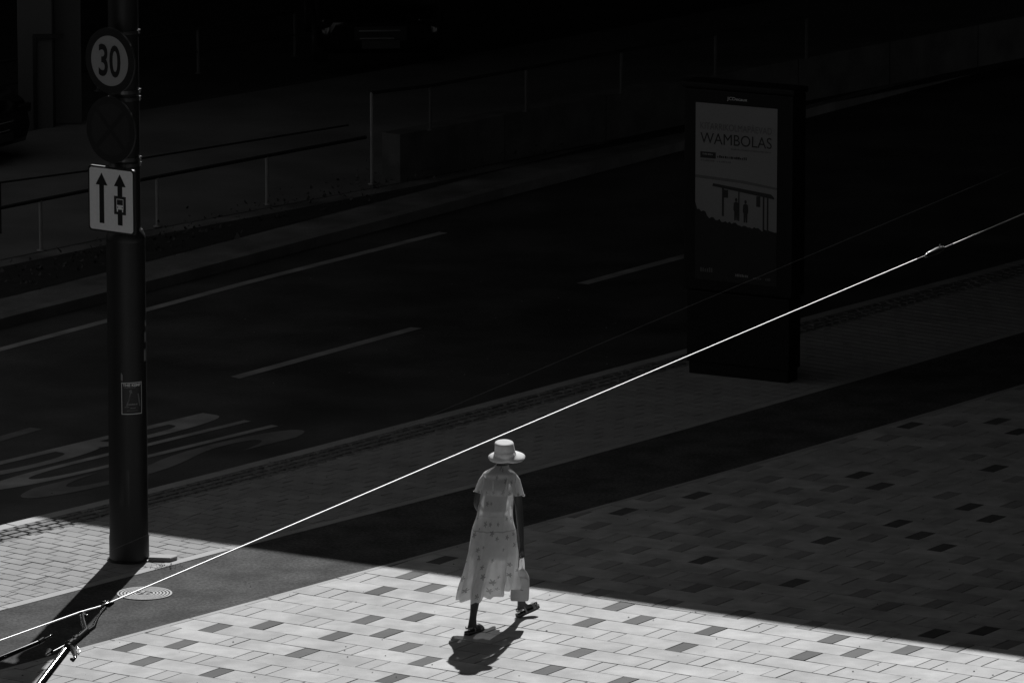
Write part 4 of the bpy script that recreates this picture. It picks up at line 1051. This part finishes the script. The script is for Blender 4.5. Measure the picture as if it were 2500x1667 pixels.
# plastic bag hanging from her right hand
BG = F+Vector((.160, -.075, .0))
t = thing('plastic_bag', 'crumpled white plastic carrier bag hanging from the right hand of the walking woman', 'bag', BG)
bm = bmesh.new(); seg = 40; rings = []; uvs = []
def bagr(z): return [(z, 0)]
for z, hw_, hd, cx in ((.215, .076, .028, -.012), (.225, .082, .034, -.012), (.29, .083, .036, -.010), (.36, .080, .034, -.007), (.41, .074, .030, -.002), (.438, .066, .024, .002), (.452, .060, .018, .004), (.470, .046, .014, .004), (.50, .030, .010, .004)):
    rg = []
    for k in range(seg):
        a = 2*pi*k/seg; c, s = cos(a), sin(a); sx = abs(c)**.45*(1 if c > 0 else -1); sy = abs(s)**.6*(1 if s > 0 else -1)
        nn = noise.noise(Vector((c*3, s*3, z*28)))*.007
        rg.append(bm.verts.new((cx+sx*(hw_+nn), sy*(hd+nn)-.0, z+nn*.6))); uvs.append((k/seg*.4, z))
    rings.append(rg)
for r0, r1 in zip(rings, rings[1:]):
    for k in range(seg): bm.faces.new((r0[k], r0[(k+1) % seg], r1[(k+1) % seg], r1[k]))
bm.faces.new(rings[0])
me = mesh_of(bm, 'bag_body', M['bag'], True); link('bag_body', with_uv(me, uvs), t)
def hstrip(pts, wds):
    bm = bmesh.new(); a = []; b = []
    for (p, w_) in zip(pts, wds): a.append(bm.verts.new((p[0]-w_, p[1], p[2]))); b.append(bm.verts.new((p[0]+w_, p[1]+.006, p[2])))
    for i in range(len(a)-1): bm.faces.new((a[i], b[i], b[i+1], a[i+1]))
    me = mesh_of(bm, 'handle', M['bag'], True); link('handle', with_uv(me, [(v.co.x, v.co.z) for v in me.vertices]), t)
hstrip([(.004, -.012, .485), (-.002, -.010, .53), (-.004, -.006, .58), (.0, 0, .615), (.006, .0, .628)], [.030, .014, .010, .010, .008])
hstrip([(.004, .012, .485), (.022, .012, .53), (.020, .008, .58), (.014, .002, .615), (.008, .0, .628)], [.030, .012, .010, .010, .008])
bm = bmesh.new()
for a_, b_ in (((-.045, -.040, .425), (.03, -.042, .432)), ((.03, -.042, .432), (.062, -.038, .41))): add_tube(bm, [Vector(a_), (Vector(a_)+Vector(b_))/2+Vector((0, 0, .006)), Vector(b_)], [.003, .005, .003], 6)
me = mesh_of(bm, 'crease', M['bag'], True); link('crease', with_uv(me, [(v.co.x, v.co.z) for v in me.vertices]), t)
bm = bmesh.new(); bm.faces.new([bm.verts.new(v) for v in ((-.055, -.0395, .325), (-.01, -.0405, .322), (.02, -.0405, .312), (.02, -.0405, .318), (-.01, -.0405, .329), (-.055, -.0395, .331))]); obj('printed_mark', bm, M['poster_mid'], t)

# ---------------------------------------------------------------- grit and crumbs on the ground
def crumbs(name, label, n, zone, m, smin, smax, seed):
    rr = random.Random(seed); bm = bmesh.new()
    for _ in range(n):
        x, y = zone(rr); s = rr.uniform(smin, smax); a = rr.uniform(0, pi)
        v = [bm.verts.new((x+s*cos(a+k*2*pi/5)*rr.uniform(.6, 1.2), y+s*sin(a+k*2*pi/5)*rr.uniform(.6, 1.2), .0045)) for k in range(5)]; top = bm.verts.new((x, y, .0045+s*.6))
        for k in range(5): bm.faces.new((v[k], v[(k+1) % 5], top))
    o = obj(name, bm, m); tag(o, label, 'litter', kind='stuff')
crumbs('grit', 'sparse dark crumbs of dirt lying on the paving', 220, lambda r: ((lambda y: (r.uniform(-y*.078, y*.078), y))(r.uniform(55, 66))), M['dirt'], .003, .011, 1)
crumbs('grit', 'tiny bright quartz chips on the plaza slabs', 260, lambda r: ((lambda y: (r.uniform(-2.6, y*.078), y))(r.uniform(55, 58.5))), M['quartz'], .0015, .003, 2)
crumbs('grit', 'dark crumbs of soil beside the loose slab at the pole', 90, lambda r: (-3.2+r.gauss(0, .07), 59.55+r.gauss(0, .05)), M['dirt'], .003, .009, 4)
crumbs('grit', 'small stones lying on the dark road', 60, lambda r: (r.uniform(-3, 2.0), r.uniform(67, 75)), M['kerb'], .004, .012, 6)
for o in bpy.data.objects:
    if o.get('label') == 'small stones lying on the dark road': o.location.z = -.12
